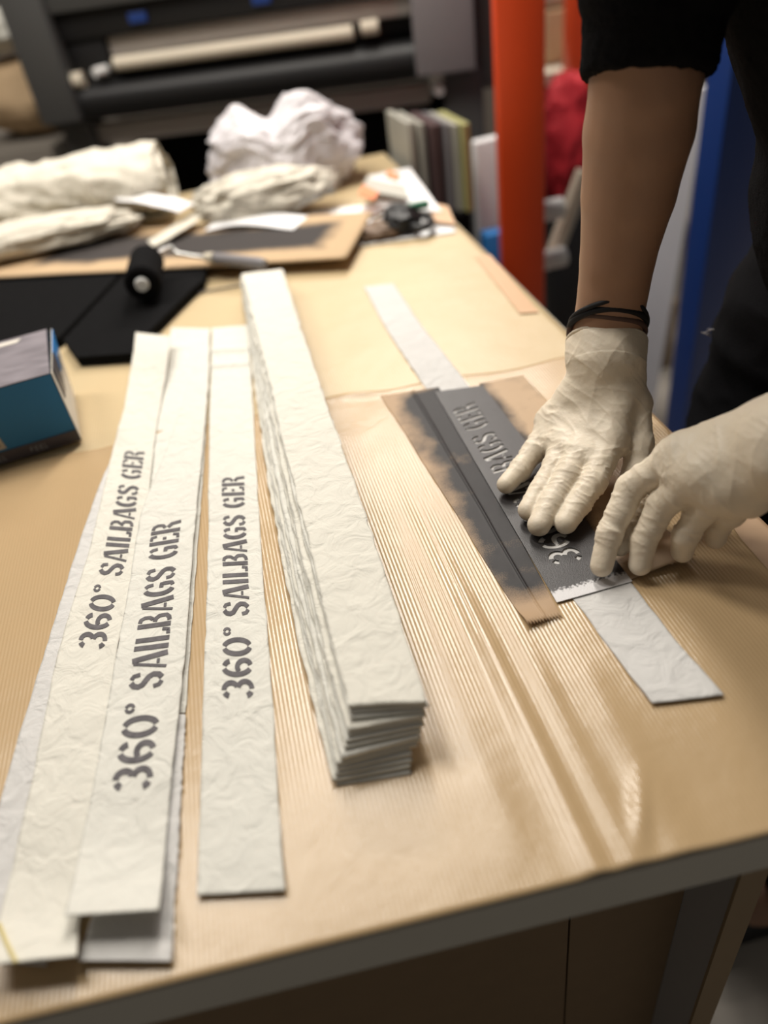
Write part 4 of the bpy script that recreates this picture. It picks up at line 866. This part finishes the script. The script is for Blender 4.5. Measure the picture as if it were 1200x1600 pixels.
# ------------------------------------------------------------------ glove box
gb = tag(empty('glove_box'), 'blue cardboard box of disposable gloves at the left edge of the table', 'box')
bo = np.array([-.225, .820, T+.004]); e1 = np.array([-.99, -.15, 0]); e1 /= np.linalg.norm(e1); e2 = np.array([e1[1], -e1[0], 0]);
if e2[1] < 0: e2 = -e2
BW, BD, BH = .24, .128, .087
def bp_(a, b, z): return bo + e1*a + e2*b + np.array([0, 0, z])
def face(name, pts, m, th=.0008, parent=gb):
    p = [np.array(q) for q in pts]; n = np.cross(p[1]-p[0], p[-1]-p[0]); n /= np.linalg.norm(n); V = p + [q-n*th for q in p]; k = len(p)
    F = [tuple(range(k)), tuple(range(2*k-1, k-1, -1))] + [(i, i+k, (i+1) % k+k, (i+1) % k) for i in range(k)]
    return mesh_obj(name, V, F, m, parent, False)
def fr_(a, z, o_=0): return bp_(a, -o_, z)
face('front_face', [bp_(BW, 0, 0), bp_(0, 0, 0), bp_(0.002, 0, BH), bp_(BW, 0, BH)], 'boxblue')
face('back_face', [bp_(0, BD, 0), bp_(BW, BD, 0), bp_(BW, BD, BH), bp_(0, BD, BH)], 'boxblue')
face('end_face', [bp_(0, 0, 0), bp_(0, BD, 0), bp_(-.006, BD, BH), bp_(0.0, 0, BH)], 'boxwhite')
face('end_face', [bp_(BW, BD, 0), bp_(BW, 0, 0), bp_(BW, 0, BH), bp_(BW, BD, BH)], 'boxwhite')
face('end_print', [bp_(-.0012, .055, .030), bp_(-.0014, BD-.002, .030), bp_(-.0070, BD-.002, BH), bp_(-.0040, .055, BH)], 'boxblue2')
face('end_print', [bp_(-.0016, .012, .050), bp_(-.0022, .060, .045), bp_(-.0050, .060, BH), bp_(-.0020, .010, BH)], 'boxdark')
face('end_print', [bp_(-.0022, .070, .035), bp_(-.0024, .105, .040), bp_(-.0062, .100, .070), bp_(-.0058, .075, .074)], 'boxphoto')
# top with the tear-out opening at the left part
op = [(.118+.040*math.cos(t)*1.25, .064+.026*math.sin(t)) for t in [2*math.pi*k/28 for k in range(28)]]
bm = bmesh.new(); out = [(0.002, 0), (BW, 0), (BW, BD), (0.0, BD)]
vo = [bm.verts.new(bp_(a, b, BH+.0006)) for a, b in out]; vi = [bm.verts.new(bp_(a, b, BH+.0006)) for a, b in op]
es = [bm.edges.new((vo[i], vo[(i+1) % 4])) for i in range(4)] + [bm.edges.new((vi[i], vi[(i+1) % 28])) for i in range(28)]
bmesh.ops.triangle_fill(bm, edges=es, use_beauty=True); bmesh.ops.solidify(bm, geom=bm.faces[:], thickness=.0008)
me = bpy.data.meshes.new('top_face'); bm.to_mesh(me); bm.free(); me.materials.append(MAT['boxgrey']); o = bpy.data.objects.new('top_face', me); COL.objects.link(o); o.parent = gb
face('bottom_face', [bp_(0, BD, .0008), bp_(0, 0, .0008), bp_(BW, 0, .0008), bp_(BW, BD, .0008)], 'boxwhite')
face('top_print', [bp_(.035, BD-.018, BH+.002), bp_(.20, BD-.016, BH+.002), bp_(.20, BD-.006, BH+.002), bp_(.03, BD-.008, BH+.002)][::-1], 'boxwhite')
face('bottom_band', [bp_(BW, -.0010, .0005), bp_(0, -.0010, .0005), bp_(0.0005, -.0010, .015), bp_(BW, -.0010, .015)], 'boxdark')
face('photo_print', [bp_(.135, -.0010, .018), bp_(.077, -.0010, .018), bp_(.080, -.0010, .040), bp_(.135, -.0010, .040)], 'boxphoto')
face('red_print', [bp_(.14, -.0010, .060), bp_(.093, -.0010, .060), bp_(.090, -.0010, .066), bp_(.092, -.0010, .077), bp_(.14, -.0010, .077)], 'boxred')
face('grey_print', [bp_(.14, -.0010, .048), bp_(.094, -.0010, .048), bp_(.094, -.0010, .057), bp_(.14, -.0010, .057)], 'boxphoto')
face('glove_print', [bp_(.094, -.0018, .021), bp_(.082, -.0018, .022), bp_(.083, -.0018, .030), bp_(.090, -.0018, .027)], 'boxdark')
FEEL = {'F': [[(.1, 0), (.1, 1)], [(.1, .93), (.55, .93)], [(.1, .5), (.45, .5)]], 'E': [[(.1, 0), (.1, 1)], [(.1, .93), (.55, .93)], [(.1, .5), (.45, .5)], [(.1, .07), (.55, .07)]], 'L': [[(.1, 0), (.1, 1)], [(.1, .07), (.55, .07)]]}
for a0 in (.101, .055):
    mb = MB(); x = 0
    for ch in 'FEEL':
        for (p, q) in FEEL[ch]:
            P0 = bp_(a0-(x+p[0])*.0068, -.0016, .0045+p[1]*.0062); P1 = bp_(a0-(x+q[0])*.0068, -.0016, .0045+q[1]*.0062)
            mb.tube([P0, P1], .00045, 6)
        x += .75
    mb.build('printed_word', 'boxtext', gb)
Vg, Fg = nets(*sdf([(.01, .008, [cap(bp_(.085, .060, BH-.01), bp_(.100, .060, BH+.010), .013, .010), cap(bp_(.10, .06, BH+.01), bp_(.12, .07, BH+.022), .012, .014), cap(bp_(.12, .07, BH+.02), bp_(.14, .06, BH-.015), .014, .016)])], .0018))
Vg = Vg + normals(Vg, Fg)*(0.005*(ridged(Vg*90, 2)-.4))[:, None]
o = mesh_obj('spare_glove', smooth_v(Vg, Fg, 1), Fg, 'glove'); tag(o, 'crumpled cream glove poking out of the blue glove box', 'glove')
# small brown scraps and the yellow thread on the near strips
yt = [at(0, 1445, T+.0105), at(12, 1475, T+.014), at(27, 1506, T+.020)]
o = MB().tube([tuple(p+[0, 0, .0016]) for p in yt], .0011, 8).build('thread', 'yellow', None, True); tag(o, 'yellow thread line on the near end of the leftmost printed strip', 'thread')
# ------------------------------------------------------------------ storage racks at the right
def post(name, px, py, Y, w, d, m, label, hgt=2.5, group=None, cat='post', rz=0):
    p = aty(px, py, Y); o = MB().box((p[0], p[1]+d/2, hgt/2), (w, d, hgt), rotz(rz), .004).build(name, m, None, True); tag(o, label, cat, group); return o
post('rack_post', 823, 250, 1.5, .088, .07, 'orange', 'bright orange steel rack post just beyond the table corner', rz=-.25)
post('rack_post', 912, 200, 2.45, .09, .07, 'orange', 'second orange rack post farther back behind the forearm')
pc_ = aty(1146, 90, 1.45); rz_ = .35; Rm = np.array([[math.cos(rz_), -math.sin(rz_)], [math.sin(rz_), math.cos(rz_)]]); cc = pc_[:2] + Rm @ np.array([.11, .0275])
tag(MB().box((cc[0], cc[1], 1.25), (.22, .055, 2.5), rotz(rz_), .004).build('rack_post', 'blue', None, True), 'blue steel rack post behind the leaning person', 'post')
def abox(name, px0, py0, px1, py1, Y, d, m, label, cat, group=None, z0=None, bev=.004):
    a_ = aty(px0, py1, Y); b2 = aty(px1, py0, Y); zz = a_[2] if z0 is None else z0
    o = MB().box(((a_[0]+b2[0])/2, Y+d/2, (zz+b2[2])/2), (b2[0]-a_[0], d, b2[2]-zz), None, bev).build(name, m, None, True); tag(o, label, cat, group); return o
# shelf boards with their load between the posts
sh = aty(890, 112, 2.5)[2]
o = MB().box((1.75, 2.85, sh-.02), (1.4, .6, .035)).build('rack_shelf', 'beige', None); tag(o, 'upper shelf board of the storage rack behind the orange posts', 'shelf')
x0 = aty(862, 60, 2.62)[0]
o = MB().box((x0+.17, 2.80, sh+.075), (.36, .3, .145), None, .004).build('carton', 'cardboard', None, True); tag(o, 'plain brown carton on the rack shelf right of the orange post', 'box')
o = MB().tube([(x0-.02, 2.72, sh+.20), (x0+.45, 2.72, sh+.20)], .05, 24).build('film_roll', 'white', None, True); tag(o, 'white roll lying on the brown carton', 'roll')
x1 = aty(768, 60, 2.4)
o = MB().box((x1[0], 2.95, x1[2]/2), (.14, .3, x1[2]), None, .004).build('cupboard', 'wall', None, True); tag(o, 'grey brown cupboard seen between printer and orange post', 'cupboard')
o = MB().box((x1[0]-.01, 2.90, x1[2]+.06), (.11, .2, .10), None, .004).build('carton', 'beige', None, True); tag(o, 'small beige carton between printer and orange post', 'box')
x2 = aty(772, 300, 1.72); zt = aty(772, 215, 1.72)[2]
o = MB().box((x2[0], 1.73, zt/2), (.085, .03, zt), rotz(.1), .006).build('rolled_banner', 'paper', None, True); tag(o, 'tall white panel standing between printer leg and orange post', 'panel')
p_ = aty(775, 365, 1.60)
o = MB().box((p_[0], 1.62, p_[2]/2), (.05, .04, p_[2]), None, .004).build('blue_crate', 'boxblue2', None, True); tag(o, 'blue crate edge low between the white panel and the orange post', 'crate')
# red bag, white rollers and a beige bar hanging by the second post
p_ = aty(884, 225, 2.12)
o = blob('red_bag', p_, (.085, .08, .16), 'red', 31, .35, 5, 1.6); tag(o, 'crumpled red fabric bag hanging behind the orange post', 'bag')
for k, (px, py) in enumerate(((868, 326), (873, 402))):
    p_ = aty(px, py, 1.54); o = MB().tube([p_-np.array([.06, 0, 0]), p_+np.array([.014, 0, 0])], .021, 20).build('white_roll', 'white', None, True)
    tag(o, ('upper' if k == 0 else 'lower')+' white roll end sticking out beside the orange post', 'roll')
a_, b2 = aty(866, 395, 1.585), aty(914, 268, 1.585); o = MB().tube([a_, b2], .02, 8).build('slat', 'beige', None, True); tag(o, 'slanted beige slat behind the orange post', 'slat')
o = abox('dark_bin', 862, 332, 935, 470, 2.0, .25, 'boxblue', 'dark blue bin low behind the forearm', 'bin', z0=0.0); o.data.materials[0] = MAT['blackplastic']
abox('storage_bin', 862, 130, 925, 240, 2.6, .3, 'black', 'black box on the rack behind the red bag', 'box', z0=0.0)
# big white board leaning between forearm and blue post
A_, B_ = aty(1108, 135, 1.9), aty(1030, 590, 1.75)
Lb = np.array([A_[0]-.16, A_[1], A_[2]]); V = [B_-[.20, 0, 0], B_, A_, Lb]; V = V + [q+np.array([0, .02, 0]) for q in V]
V[0][2] = V[4][2] = V[1][2]
dn = (V[1]-V[2])/(V[2][2]-V[1][2]); ext = dn*V[1][2]
for q in (0, 1, 4, 5): V[q] = V[q]+ext
o = mesh_obj('white_board', V, [(0, 1, 2, 3), (7, 6, 5, 4), (0, 4, 5, 1), (1, 5, 6, 2), (2, 6, 7, 3), (3, 7, 4, 0)], 'paper', None, False); tag(o, 'large off white board leaning between the forearm and the blue post', 'board')
# loose dark things low behind
abox('wooden_crate', 1020, 470, 1060, 560, 2.05, .3, 'brown', 'brown wooden crate low behind the white board', 'crate', z0=0.0)
# hem fringe on the jeans: pale worn threads
mb = MB()
for k in range(9):
    p0 = atd(1106+RNG.rand()*8-4, 520+RNG.rand()*12-6, .80); q0 = p0 + (RNG.rand(3)-.5)*.012; mb.tube([p0, q0], .0005, 5)
mb.build('worn_threads', 'midgrey', jeans)
